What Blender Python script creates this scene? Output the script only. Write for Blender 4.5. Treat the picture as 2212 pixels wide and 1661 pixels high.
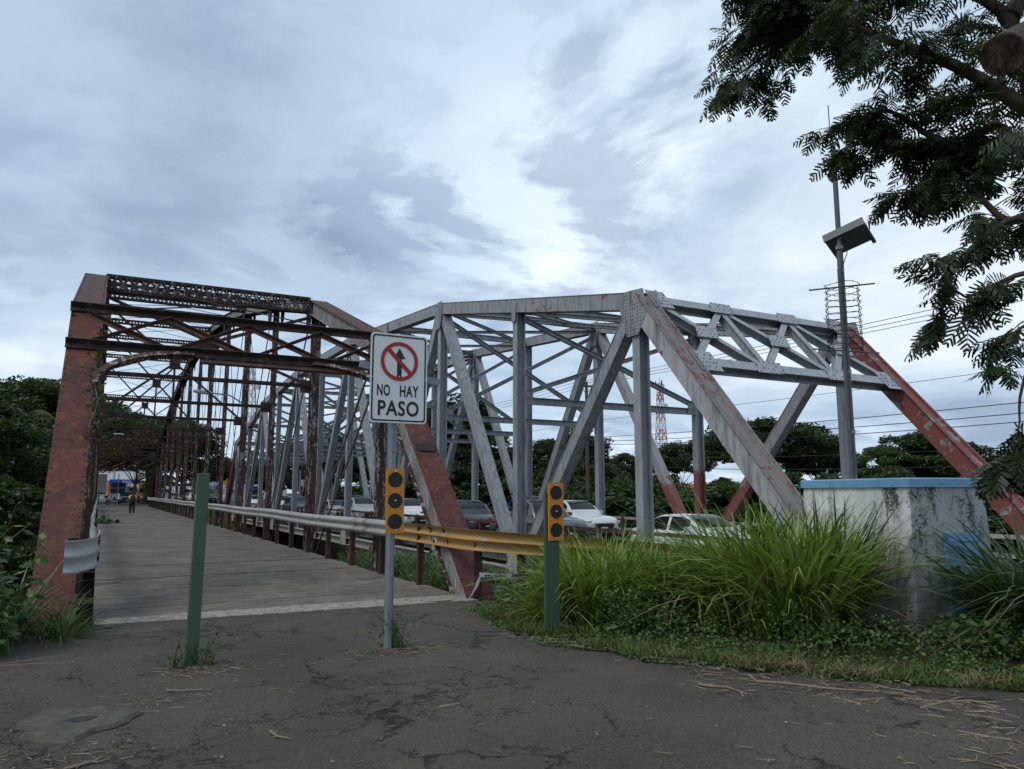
import bpy, bmesh, math, random
import numpy as np
from mathutils import Vector, Matrix
random.seed(7); rng = np.random.default_rng(11)
for o in list(bpy.data.objects): bpy.data.objects.remove(o, do_unlink=True)
SC = bpy.context.scene; COL = SC.collection
R = math.radians; PI = math.pi

# ------------------------------------------------------------------ camera
YAW, PITCH, CAMH = R(28.474), R(8.118), 1.6
cam = bpy.data.cameras.new('camera'); CAM = bpy.data.objects.new('camera', cam); COL.objects.link(CAM)
cam.sensor_width = 36; cam.lens = 26.53; cam.clip_end = 5000; cam.clip_start = .05
CAM.location = (0, 0, CAMH); CAM.rotation_euler = (PI/2 + PITCH, 0, -YAW)
SC.camera = CAM
# ------------------------------------------------------------------ world, sun, exposure
W = bpy.data.worlds.new('World'); SC.world = W; W.use_nodes = True
SUN_EL, SUN_AZ = R(56), R(-95)      # azimuth from +Y towards +X
def build_world():
    nt = W.node_tree; nt.nodes.clear(); N = nt.nodes.new; L = nt.links.new
    out = N('ShaderNodeOutputWorld'); bg = N('ShaderNodeBackground'); bg.inputs[1].default_value = .1
    L(bg.outputs[0], out.inputs[0])
    sky = N('ShaderNodeTexSky'); sky.sky_type = 'NISHITA'; sky.sun_disc = False
    sky.sun_elevation = SUN_EL; sky.sun_rotation = SUN_AZ; sky.air_density = 1.0; sky.dust_density = 1.2; sky.ozone_density = 1.5
    tc = N('ShaderNodeTexCoord'); sep = N('ShaderNodeSeparateXYZ'); L(tc.outputs['Generated'], sep.inputs[0])
    def math_(op, a, b=None, clamp=False):
        m = N('ShaderNodeMath'); m.operation = op; m.use_clamp = clamp
        for i, v in enumerate((a, b)):
            if v is None: continue
            if isinstance(v, (int, float)): m.inputs[i].default_value = v
            else: L(v, m.inputs[i])
        return m.outputs[0]
    zc = math_('MAXIMUM', sep.outputs[2], 0.0); zz = math_('ADD', zc, .16)
    u = math_('DIVIDE', sep.outputs[0], zz); v = math_('DIVIDE', sep.outputs[1], zz)
    def cloud(scale, detail, rough, dist, ox, oy, sx=1., sy=1., rot=0):
        cb = N('ShaderNodeCombineXYZ'); L(u, cb.inputs[0]); L(v, cb.inputs[1])
        mp = N('ShaderNodeMapping'); L(cb.outputs[0], mp.inputs[0])
        mp.inputs['Location'].default_value = (ox, oy, 0); mp.inputs['Scale'].default_value = (sx, sy, 1); mp.inputs['Rotation'].default_value = (0, 0, rot)
        n = N('ShaderNodeTexNoise'); n.inputs['Scale'].default_value = scale; n.inputs['Detail'].default_value = detail
        n.inputs['Roughness'].default_value = rough; n.inputs['Distortion'].default_value = dist
        L(mp.outputs[0], n.inputs['Vector']); return n.outputs['Fac']
    def ramp(f, stops):
        r = N('ShaderNodeValToRGB'); L(f, r.inputs[0]); e = r.color_ramp.elements
        while len(e) < len(stops): e.new(.5)
        for q, (p, c) in zip(e, stops): q.position = p; q.color = (*c, 1) if len(c) == 3 else c
        r.color_ramp.interpolation = 'EASE'; return r.outputs[0]
    def mix(f, a, b, bt='MIX'):
        m = N('ShaderNodeMix'); m.data_type = 'RGBA'; m.blend_type = bt
        if isinstance(f, (int, float)): m.inputs[0].default_value = f
        else: L(f, m.inputs[0])
        for i, c in ((6, a), (7, b)):
            if isinstance(c, tuple): m.inputs[i].default_value = (*c, 1)
            else: L(c, m.inputs[i])
        return m.outputs[2]
    big = cloud(.36, 3, .5, .2, 4.1, 2.9)              # broad light and dark zones
    mid = cloud(.75, 9, .50, .35, 2.3, 8.6, 1, .8, .3)   # soft billows
    puf = cloud(1.7, 12, .58, .3, 5.2, 1.7)             # small puffs
    pufs = cloud(1.7, 12, .58, .3, 5.27, 1.61)          # the same puffs shifted: their shaded side
    gap = cloud(.8, 8, .55, .4, 9.4, 3.2, .8, 1.2, .4)
    where = cloud(.55, 3, .5, .2, 7.7, 5.1)
    tone = math_('ADD', math_('ADD', math_('MULTIPLY', big, .40), math_('MULTIPLY', mid, .46)), math_('MULTIPLY', puf, .14))
    ccol = ramp(tone, [(.38, (3.0, 3.9, 5.2)), (.445, (4.1, 5.25, 6.7)), (.50, (4.9, 6.1, 7.45)), (.60, (7.2, 8.0, 8.8))])
    lit = math_('MULTIPLY', math_('SUBTRACT', puf, pufs), 5.0); litc = ramp(math_('ADD', lit, .5), [(.25, (.78, .80, .85)), (.5, (1., 1., 1.)), (.75, (1.2, 1.18, 1.13))])
    ccol = mix(math_('MULTIPLY', ramp(where, [(.47, (.12,)*3), (.60, (1,)*3)]), 1.0), ccol, mix(1.0, ccol, litc, 'MULTIPLY'))
    cov = ramp(math_('ADD', math_('MULTIPLY', gap, .7), math_('MULTIPLY', puf, .3)), [(.32, (.55,)*3), (.50, (1,)*3)])
    blue = mix(1.0, sky.outputs[0], (.88, 1.02, 1.2), "MULTIPLY")
    col = mix(cov, blue, ccol)
    L(col, bg.inputs[0])
build_world()
sun = bpy.data.lights.new('sun', 'SUN'); sun.energy = 1.45; sun.angle = R(25); sun.color = (1, .93, .83)
SUNO = bpy.data.objects.new('sun', sun); COL.objects.link(SUNO)
sd = Vector((math.cos(SUN_EL)*math.sin(SUN_AZ), math.cos(SUN_EL)*math.cos(SUN_AZ), math.sin(SUN_EL)))
SUNO.rotation_euler = sd.to_track_quat('Z', 'Y').to_euler(); SUNO.location = sd*60
SC.view_settings.view_transform = 'Standard'; SC.view_settings.look = 'None'; SC.view_settings.gamma = 1
SC.view_settings.exposure = 0.25; SC.view_settings.use_curve_mapping = False
SC.render.engine = 'CYCLES'

# ------------------------------------------------------------------ pixel helpers (photo drawn 2212 wide)
FPX = 1630.
_fw = np.array([math.sin(YAW)*math.cos(PITCH), math.cos(YAW)*math.cos(PITCH), math.sin(PITCH)])
_rt = np.array([math.cos(YAW), -math.sin(YAW), 0.]); _up = np.cross(_rt, _fw)
def ray(x, y): return _fw + _rt*(x-1106)/FPX + _up*(830.5-y)/FPX
CC = np.array([0, 0, CAMH])
def onZ(x, y, z=0.): d = ray(x, y); return CC + d*(z-CAMH)/d[2]
def onX(x, y, X): d = ray(x, y); return CC + d*X/d[0]
def onY(x, y, Y): d = ray(x, y); return CC + d*Y/d[1]
def at(x, y, dep): return CC + ray(x, y)*dep
def s2(x, y): return x/1.8517, y/1.8517

# ------------------------------------------------------------------ node materials
class NT:
    def __init__(s, name, rough=.6, metal=0., spec=.4):
        s.m = bpy.data.materials.new(name); s.m.use_nodes = True; s.t = s.m.node_tree
        s.b = s.t.nodes['Principled BSDF']; s.out = s.t.nodes['Material Output']
        s.b.inputs['Roughness'].default_value = rough; s.b.inputs['Metallic'].default_value = metal
        s.b.inputs['Specular IOR Level'].default_value = spec
        tc = s.t.nodes.new('ShaderNodeTexCoord'); s.co = tc.outputs['Object']; s.tc = tc
    def N(s, k): return s.t.nodes.new(k)
    def L(s, a, b): s.t.links.new(a, b)
    def map(s, scale=(1, 1, 1), loc=(0, 0, 0), rot=(0, 0, 0), co=None):
        m = s.N('ShaderNodeMapping'); s.L(co or s.co, m.inputs[0])
        m.inputs['Scale'].default_value = scale; m.inputs['Location'].default_value = loc; m.inputs['Rotation'].default_value = rot
        return m.outputs[0]
    def noise(s, scale, detail=5, rough=.6, dist=0, co=None):
        n = s.N('ShaderNodeTexNoise'); s.L(co or s.co, n.inputs['Vector'])
        n.inputs['Scale'].default_value = scale; n.inputs['Detail'].default_value = detail
        n.inputs['Roughness'].default_value = rough; n.inputs['Distortion'].default_value = dist
        return n.outputs['Fac']
    def voro(s, scale, feat='F1', co=None, out='Distance', rnd=1):
        n = s.N('ShaderNodeTexVoronoi'); n.feature = feat; s.L(co or s.co, n.inputs['Vector'])
        n.inputs['Scale'].default_value = scale; n.inputs['Randomness'].default_value = rnd
        return n.outputs[out]
    def ramp(s, f, stops, ease=False):
        r = s.N('ShaderNodeValToRGB'); s.L(f, r.inputs[0]); e = r.color_ramp.elements
        while len(e) < len(stops): e.new(.5)
        for q, (p, c) in zip(e, stops):
            q.position = p
            if isinstance(c, (int, float)): c = (c,)*3
            q.color = (*c, 1)
        return r.outputs[0]
    def mix(s, f, a, b, bt='MIX'):
        m = s.N('ShaderNodeMix'); m.data_type = 'RGBA'; m.blend_type = bt
        for i, c in ((0, f), (6, a), (7, b)):
            if isinstance(c, (int, float)):
                m.inputs[i].default_value = c if i == 0 else (c, c, c, 1)
            elif isinstance(c, tuple): m.inputs[i].default_value = (*c, 1)
            else: s.L(c, m.inputs[i])
        return m.outputs[2]
    def math(s, op, a, b=0., clamp=False):
        m = s.N('ShaderNodeMath'); m.operation = op; m.use_clamp = clamp
        for i, v in enumerate((a, b)):
            if isinstance(v, (int, float)): m.inputs[i].default_value = v
            else: s.L(v, m.inputs[i])
        return m.outputs[0]
    def island(s): return s.N('ShaderNodeNewGeometry').outputs['Random Per Island']
    def col(s, c):
        if isinstance(c, tuple): s.b.inputs['Base Color'].default_value = (*c, 1)
        else: s.L(c, s.b.inputs['Base Color'])
        return s
    def rough(s, f): s.L(f, s.b.inputs['Roughness']); return s
    def bump(s, h, strength=.5, dist=.01):
        b = s.N('ShaderNodeBump'); b.inputs['Strength'].default_value = strength; b.inputs['Distance'].default_value = dist
        s.L(h, b.inputs['Height']); s.L(b.outputs[0], s.b.inputs['Normal']); return s
MT = {}
def plain(name, c, rough=.6, metal=0., var=.18, scale=6., spec=.4):
    n = NT(name, rough, metal, spec); f = n.noise(scale, 5)
    n.col(n.mix(f, tuple(max(0, x*(1-var*1.6)) for x in c), tuple(min(1, x*(1+var)) for x in c))); n.bump(n.noise(scale*8, 3), .15, .004)
    MT[name] = n.m; return n.m
def make_materials():
    # red oxide paint over rusting riveted steel
    def rusty(name, paint, dark, rust, pale, pale_amt, dark_amt=.5, sc=1.):
        n = NT(name, .75)
        a = n.noise(1.3*sc, 7, .65); b = n.noise(5*sc, 8, .7, .4); c = n.noise(16*sc, 6, .7)
        st = n.noise(3*sc, 6, .65, co=n.map((5, 5, .5)))
        col = n.mix(n.ramp(a, [(.40, 0.), (.62, dark_amt*1.6)]), paint, dark)
        col = n.mix(n.ramp(b, [(.50, 0.), (.66, .9)]), col, rust)
        col = n.mix(n.math('MULTIPLY', n.ramp(st, [(.5, 0.), (.7, .6)]), dark_amt), col, dark)
        if pale_amt:
            p = n.math('ADD', n.math('MULTIPLY', b, .4), n.math('MULTIPLY', st, .6))
            col = n.mix(n.ramp(p, [(.62-pale_amt*.3, 0.), (.66-pale_amt*.3, .9)]), col, pale)
        col = n.mix(n.ramp(c, [(.35, .55), (.6, 0.)]), col, tuple(x*.45 for x in dark))
        n.col(col); n.bump(n.mix(.5, b, c), .5, .008); MT[name] = n.m
    rusty('red_paint', (.112, .026, .019), (.042, .019, .016), (.19, .064, .026), (.35, .34, .33), 0)
    rusty('dark_rust', (.034, .021, .018), (.018, .014, .013), (.11, .040, .020), (.22, .22, .22), .08)
    rusty('rust_lattice', (.085, .032, .022), (.03, .02, .018), (.15, .055, .025), (.38, .38, .38), .30)
    rusty('peeling', (.30, .305, .31), (.09, .075, .065), (.17, .055, .028), (.42, .43, .44), .25, .35)
    rusty('brown_steel', (.085, .035, .028), (.035, .024, .02), (.15, .06, .035), (.3, .3, .3), .04)
    # weathered grey paint of the newer bridge
    def grey(name, base, redamt, dirt=.6, zred=None):
        n = NT(name, .55, 0, .35)
        st = n.noise(2.5, 8, .72, co=n.map((2.4, 2.4, .35))); b = n.noise(3.2, 7, .7, .6); c = n.noise(22, 5, .7)
        col = n.mix(n.ramp(b, [(.35, 0.), (.7, 1.)]), tuple(x*.82 for x in base), base)
        col = n.mix(n.math('MULTIPLY', n.ramp(st, [(.47, 0.), (.64, 1.)]), dirt), col, (.10, .10, .098))
        big = n.noise(.55, 6, .7, 1.2)
        rp = n.math('ADD', n.math('MULTIPLY', big, .6), n.math('MULTIPLY', b, .4))
        if redamt: col = n.mix(n.ramp(rp, [(.66-redamt, 0.), (.68-redamt, .95)]), col, (.17, .042, .034))
        if zred:     # red primer left bare on the lower part
            sp = n.N('ShaderNodeSeparateXYZ'); n.L(n.co, sp.inputs[0]); hz = n.math('ADD', sp.outputs[2], n.math('MULTIPLY', n.math('SUBTRACT', big, .5), 5.0))
            col = n.mix(n.ramp(n.math('DIVIDE', hz, zred*2), [(.47, .92), (.5, 0.)]), col, (.20, .055, .045))
        col = n.mix(n.ramp(n.math('MULTIPLY', c, b), [(.36, 0.), (.40, .85)]), col, (.10, .05, .035))
        n.col(col); n.bump(n.mix(.5, st, c), .25, .004); MT[name] = n.m
    grey('grey_paint', (.30, .32, .345), .0, .75); grey('grey_chord', (.30, .31, .32), .075, .85)
    grey('grey_clean', (.33, .35, .375), .0, .45)
    grey('grey_red', (.40, .41, .42), .075, .8); grey('red_grey', (.27, .265, .26), .235); grey('grey_rust', (.22, .19, .175), .13, .8); grey('red_low', (.32, .33, .345), .0, .6, 2.7)
    grey('beige_girder', (.45, .42, .37), .05, .8)
    # deck of the old bridge
    n = NT('deck', .9, 0, .2)
    s1 = n.noise(1.6, 9, .78, .3, co=n.map((.8, 2.2, 1))); s2_ = n.noise(7, 8, .8, co=n.map((.5, 2.0, 1))); g = n.noise(70, 4, .7); lg = n.noise(.7, 5, .6)
    col = n.mix(n.ramp(s1, [(.36, 0.), (.66, 1.)]), (.070, .062, .050), (.25, .222, .180))
    col = n.mix(n.ramp(s2_, [(.50, 0.), (.64, .85)]), col, (.38, .345, .29))
    col = n.mix(n.ramp(lg, [(.4, .5), (.65, 0.)]), col, (.085, .076, .064))
    col = n.mix(n.ramp(g, [(.3, .6), (.55, 0.)]), col, (.05, .048, .045))
    n.col(col); n.bump(n.mix(.5, s2_, g), .9, .02); MT['deck'] = n.m
    n = NT('aggregate', .9, 0, .2)
    v = n.voro(55, out='Color'); g = n.noise(9, 6); e = n.voro(55)
    col = n.mix(.6, (.34, .30, .24), n.ramp(v, [(.2, (.13, .125, .115)), (.8, (.46, .44, .40))]))
    col = n.mix(n.ramp(g, [(.35, .7), (.62, 0.)]), col, (.09, .088, .08)); n.col(col); n.bump(e, .7, .01); MT['aggregate'] = n.m
    # cracked asphalt
    n = NT('asphalt', .88, 0, .25)
    big = n.noise(.45, 6, .6); fine = n.noise(55, 5, .75); v = n.voro(110, out='Color'); sp = n.voro(38)
    col = n.mix(n.ramp(big, [(.34, 0.), (.66, 1.)]), (.057, .050, .040), (.113, .100, .080))
    col = n.mix(n.ramp(fine, [(.38, .8), (.58, 0.)]), col, (.024, .022, .0195))
    col = n.mix(n.ramp(n.noise(16, 6, .75), [(.30, .5), (.52, 0.)]), col, (.028, .026, .023))
    col = n.mix(n.ramp(v, [(.72, 0.), (.9, .45)]), col, (.15, .145, .135))
    col = n.mix(n.ramp(sp, [(.03, .7), (.07, 0.)]), col, (.24, .23, .20))
    wob = n.noise(2.2, 6, .65); wv = n.N('ShaderNodeVectorMath'); wv.operation = 'ADD'
    cb = n.N('ShaderNodeCombineXYZ'); n.L(n.math('MULTIPLY', wob, 1.1), cb.inputs[0]); n.L(n.math('MULTIPLY', n.noise(2.7, 6, .65, co=n.map((1, 1, 1), (7, 3, 1))), 1.1), cb.inputs[1])
    n.L(n.co, wv.inputs[0]); n.L(cb.outputs[0], wv.inputs[1])
    ck = n.voro(.85, 'DISTANCE_TO_EDGE', co=wv.outputs[0]); ck2 = n.voro(2.1, 'DISTANCE_TO_EDGE', co=wv.outputs[0])
    msk = n.ramp(n.noise(.6, 4), [(.45, 0.), (.55, 1.)]); msk2 = n.ramp(n.noise(.5, 4, co=n.map((1, 1, 1), (5, 9, 0))), [(.52, 0.), (.60, 1.)])
    brk = n.ramp(n.noise(9, 5, .7), [(.34, .35), (.52, 1.)])
    c1 = n.math('MULTIPLY', n.math('MULTIPLY', n.ramp(ck, [(.006, 1.), (.022, 0.)]), msk), brk)
    c2 = n.math('MULTIPLY', n.math('MULTIPLY', n.ramp(ck2, [(.008, 1.), (.024, 0.)]), msk2), brk)
    crack = n.math('MAXIMUM', c1, c2)
    col = n.mix(n.ramp(n.noise(.8, 6, .7, .5), [(.52, 0.), (.68, .55)]), col, (.105, .088, .066))
    col = n.mix(n.math('MULTIPLY', crack, .95), col, (.008, .008, .008)); n.col(col)
    n.bump(n.math('SUBTRACT', n.math('ADD', n.math('MULTIPLY', fine, .55), n.math('MULTIPLY', v, .35)), n.math('MULTIPLY', crack, 1.2)), .85, .014); MT['asphalt'] = n.m
    n = NT('road_asphalt', .85, 0, .3); n.col(n.mix(n.noise(1.2, 6), (.05, .049, .047), (.085, .083, .08))); MT['road_asphalt'] = n.m
    n = NT('soil', .95, 0, .1)
    a = n.noise(.25, 7, .65); b = n.noise(3, 8, .7)
    col = n.mix(n.ramp(a, [(.40, 0.), (.58, 1.)]), (.030, .045, .016), (.075, .055, .035)); col = n.mix(n.ramp(b, [(.4, .7), (.6, 0.)]), col, (.025, .024, .014))
    n.col(col); n.bump(b, .8, .05); MT['soil'] = n.m
    n = NT('water', .12, 0, .5); n.col((.035, .04, .03)); n.bump(n.noise(2.5, 4), .2, .05); MT['water'] = n.m
    # foliage
    def leaf(name, a, b, c=None, rough=.5, trans=.25):
        n = NT(name, rough, 0, .3); i = n.island()
        col = n.ramp(i, [(0., a), (.6, b), (1., c or b)]); n.col(col)
        tr = n.N('ShaderNodeBsdfTranslucent'); n.L(n.mix(.5, col, (.10, .16, .02)), tr.inputs[0])
        ms = n.N('ShaderNodeMixShader'); ms.inputs[0].default_value = trans
        n.L(n.b.outputs[0], ms.inputs[1]); n.L(tr.outputs[0], ms.inputs[2]); n.L(ms.outputs[0], n.out.inputs[0]); MT[name] = n.m
    leaf('leaf_dark', (.012, .024, .009), (.028, .050, .015), (.055, .085, .024))
    leaf('leaf_mid', (.016, .034, .010), (.034, .065, .017), (.055, .09, .022))
    leaf('leaf_light', (.028, .055, .014), (.055, .095, .024), (.085, .13, .034))
    leaf('leaf_frond', (.008, .017, .007), (.018, .036, .011), (.035, .06, .014), .45, .22)
    leaf('leaf_shrub', (.032, .060, .022), (.065, .11, .034), (.15, .20, .05), .42, .2)
    leaf('leaf_cover', (.030, .062, .018), (.070, .125, .032), (.12, .18, .048), .5, .2)
    leaf('grass', (.09, .165, .024), (.20, .31, .050), (.36, .43, .10), .4, .36)
    leaf('grass_dark', (.030, .062, .020), (.065, .12, .034), (.12, .18, .055), .4, .25)
    leaf('grass_short', (.040, .070, .014), (.080, .12, .024), (.13, .15, .045), .6, .2)
    leaf('dry_grass', (.10, .075, .04), (.19, .145, .08), (.26, .21, .13), .8, .15)
    leaf('flower_red', (.018, .035, .012), (.035, .045, .016), (.30, .055, .02), .6, .2)
    leaf('palm_leaf', (.03, .05, .014), (.06, .085, .024), (.16, .14, .05), .5, .2)
    n = NT('bark', .95, 0, .15); a = n.noise(5, 7, .7, co=n.map((2, 2, .4))); n.col(n.mix(a, (.035, .027, .02), (.12, .095, .075))); n.bump(a, .9, .03); MT['bark'] = n.m
    n = NT('cut_wood', .8, 0, .2); a = n.noise(6, 6, .7, .8); n.col(n.ramp(a, [(.40, (.020, .013, .009)), (.54, (.075, .048, .03)), (.70, (.19, .135, .085))])); n.bump(a, .5, .01); MT['cut_wood'] = n.m
    n = NT('twig', .9, 0, .2); n.col(n.ramp(n.island(), [(0, (.07, .055, .042)), (.5, (.17, .135, .10)), (1, (.30, .25, .18))])); MT['twig'] = n.m
    n = NT('pebble', .9, 0, .2); n.col(n.ramp(n.island(), [(0, (.05, .046, .04)), (.8, (.11, .10, .088)), (1, (.26, .24, .20))])); MT['pebble'] = n.m
    # hut plaster with mould
    n = NT('plaster', .9, 0, .2)
    a = n.noise(1.6, 8, .7, .5); st = n.noise(2.2, 7, .7, co=n.map((2.6, 2.6, .5))); f = n.noise(30, 5, .75); big = n.noise(.9, 5, .6, co=n.map((1, 1, .6), (2.4, .9, 1.7)))
    col = n.mix(n.ramp(a, [(.35, 0.), (.65, 1.)]), (.52, .53, .51), (.76, .76, .73))
    col = n.mix(n.ramp(n.noise(2.6, 6, .7, co=n.map((1, 1, 1), (3, 1, 5))), [(.5, 0.), (.66, .7)]), col, (.36, .31, .23))
    m = n.math('ADD', n.math('MULTIPLY', big, .5), n.math('ADD', n.math('MULTIPLY', st, .3), n.math('MULTIPLY', f, .3)))
    col = n.mix(n.ramp(m, [(.56, 0.), (.62, .95)]), col, (.018, .019, .017))
    col = n.mix(n.math('MULTIPLY', n.ramp(st, [(.50, 0.), (.66, 1.)]), .5), col, (.12, .125, .115))
    n.col(col); n.bump(n.mix(.5, f, a), .7, .012); MT['plaster'] = n.m
    n2 = n.m.copy(); n2.name = 'plaster_shaded'; MT['plaster_shaded'] = n2
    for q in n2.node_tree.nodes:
        if q.type == 'MIX' and abs(q.inputs[6].default_value[0]-.52) < .001: q.inputs[6].default_value = (.27, .30, .31, 1); q.inputs[7].default_value = (.46, .49, .49, 1)  # darker, bluer plaster copy: the door wall's shade is put into its colour
    n = NT('blue_paint', .5, 0, .4); a = n.noise(4, 7, .7, co=n.map((1.5, 1.5, 1))); col = n.mix(n.ramp(n.noise(1.2, 5), [(.3, 0.), (.7, 1.)]), (.13, .29, .47), (.20, .38, .56)); col = n.mix(n.ramp(a, [(.57, 0.), (.66, .8)]), col, (.05, .06, .06)); n.col(col); n.bump(a, .2, .003); MT['blue_paint'] = n.m
    n = NT('green_paint', .5, 0, .4); a = n.noise(3, 7, .65, co=n.map((3, 3, .6))); col = n.mix(a, (.040, .074, .047), (.064, .108, .070)); col = n.mix(n.ramp(n.noise(28, 4), [(.66, 0.), (.7, .8)]), col, (.02, .025, .02)); n.col(col); n.bump(n.noise(40, 3), .15, .002); MT['green_paint'] = n.m
    n = NT('galv', .48, .35, .5); a = n.noise(5, 6, .7, co=n.map((2, 2, .6))); col = n.mix(a, (.15, .175, .19), (.26, .285, .30)); n.col(col); n.bump(n.noise(30, 3), .12, .002); MT['galv'] = n.m
    n = NT('galv_dark', .55, .3, .4); a = n.noise(4, 6, .7); n.col(n.mix(a, (.07, .08, .085), (.15, .16, .165))); MT['galv_dark'] = n.m
    def rail(name, c1, c2, rustamt, over=None):
        n = NT(name, .6, .1, .4); st = n.noise(1.4, 7, .7, co=n.map((1.6, 1.6, .5))); b = n.noise(4, 7, .7, .5); f = n.noise(20, 5, .7)
        col = n.mix(b, c1, c2)
        if over: col = n.mix(n.ramp(n.math('ADD', n.math('MULTIPLY', b, .6), n.math('MULTIPLY', f, .4)), [(.40, 0.), (.46, 1.)]), over, col)
        col = n.mix(n.ramp(st, [(.60-rustamt, 0.), (.74-rustamt, .85)]), col, (.16, .075, .035)); col = n.mix(n.ramp(f, [(.3, .35), (.5, 0.)]), col, (.10, .09, .08))
        n.col(col); n.bump(b, .2, .004); MT[name] = n.m
    rail('rail_grey', (.30, .295, .27), (.42, .41, .375), .05); rail('rail_yellow', (.30, .165, .04), (.44, .26, .07), .02, (.30, .30, .285))
    rail('rail_clean', (.29, .295, .29), (.40, .405, .395), -.03)
    n = NT('sign_white', .35, 0, .5); n.col(n.mix(n.noise(4, 5), (.66, .68, .67), (.74, .755, .745))); MT['sign_white'] = n.m
    plain('sign_black', (.012, .012, .014), .4, 0, .1); plain('sign_red', (.40, .012, .014), .4, 0, .1)
    n = NT('marker_orange', .4, 0, .5); wv = n.N('ShaderNodeTexWave'); wv.bands_direction = 'X'; wv.inputs['Scale'].default_value = 14; wv.inputs['Distortion'].default_value = 1; n.L(n.co, wv.inputs['Vector']); n.col(n.mix(wv.outputs['Fac'], (.52, .185, .012), (.62, .235, .016))); MT['marker_orange'] = n.m
    plain('bolt', (.55, .53, .48), .4, .4, .1); plain('tape_white', (.62, .63, .64), .5, 0, .1)
    plain('bronze', (.035, .022, .02), .5, .4, .3); plain('concrete_pier', (.20, .195, .18), .9, 0, .35, 2)
    plain('patch', (.078, .07, .059), .95, 0, .75, 12); plain('wire', (.012, .012, .013), .6); plain('lamp_grey', (.45, .48, .50), .5)
    plain('skin', (.28, .16, .10), .55, 0, .08); plain('shirt', (.68, .78, .07), .85, 0, .15); plain('trousers', (.012, .012, .014), .9); plain('shoe', (.45, .45, .46), .7); plain('hair', (.012, .009, .007), .6); plain('backpack', (.055, .02, .05), .85)
    plain('tyre', (.012, .012, .012), .85); plain('rim', (.35, .36, .37), .35, .6); plain('black_trim', (.015, .015, .016), .5)
    n = NT('glass', .09, 0, .35); n.col((.010, .012, .014)); MT['glass'] = n.m
    n = NT('lamp_glass', .1, 0, .6); n.col((.55, .57, .6)); MT['lamp_glass'] = n.m
    for nm, c in dict(car_white=(.70, .71, .72), car_silver=(.36, .37, .38), car_dark=(.035, .038, .045), car_blue=(.05, .065, .11), car_grey=(.09, .095, .105), car_black=(.02, .021, .023), bus_orange=(.62, .24, .012), coach_blue=(.30, .36, .48)).items():
        n = NT(nm, .28, .0, .5); n.b.inputs['Coat Weight'].default_value = .6; n.b.inputs['Coat Roughness'].default_value = .08; n.col(n.mix(n.noise(3, 3), tuple(x*.94 for x in c), c)); MT[nm] = n.m
    plain('tower_red', (.35, .06, .045), .6); plain('tower_white', (.6, .6, .6), .6)
    plain('wall_white', (.55, .55, .53), .85, 0, .15); plain('roof_zinc', (.42, .43, .44), .5, .2, .15, 1); plain('roof_red', (.30, .10, .07), .8, 0, .3, 2); plain('shop_blue', (.03, .11, .42), .6); plain('shop_orange', (.45, .12, .05), .7); plain('pole_wood', (.09, .075, .06), .9); plain('pole_concrete', (.26, .26, .25), .9)
    n = NT('solar', .1, 0, .6); n.col((.012, .015, .03)); MT['solar'] = n.m
make_materials()

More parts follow.
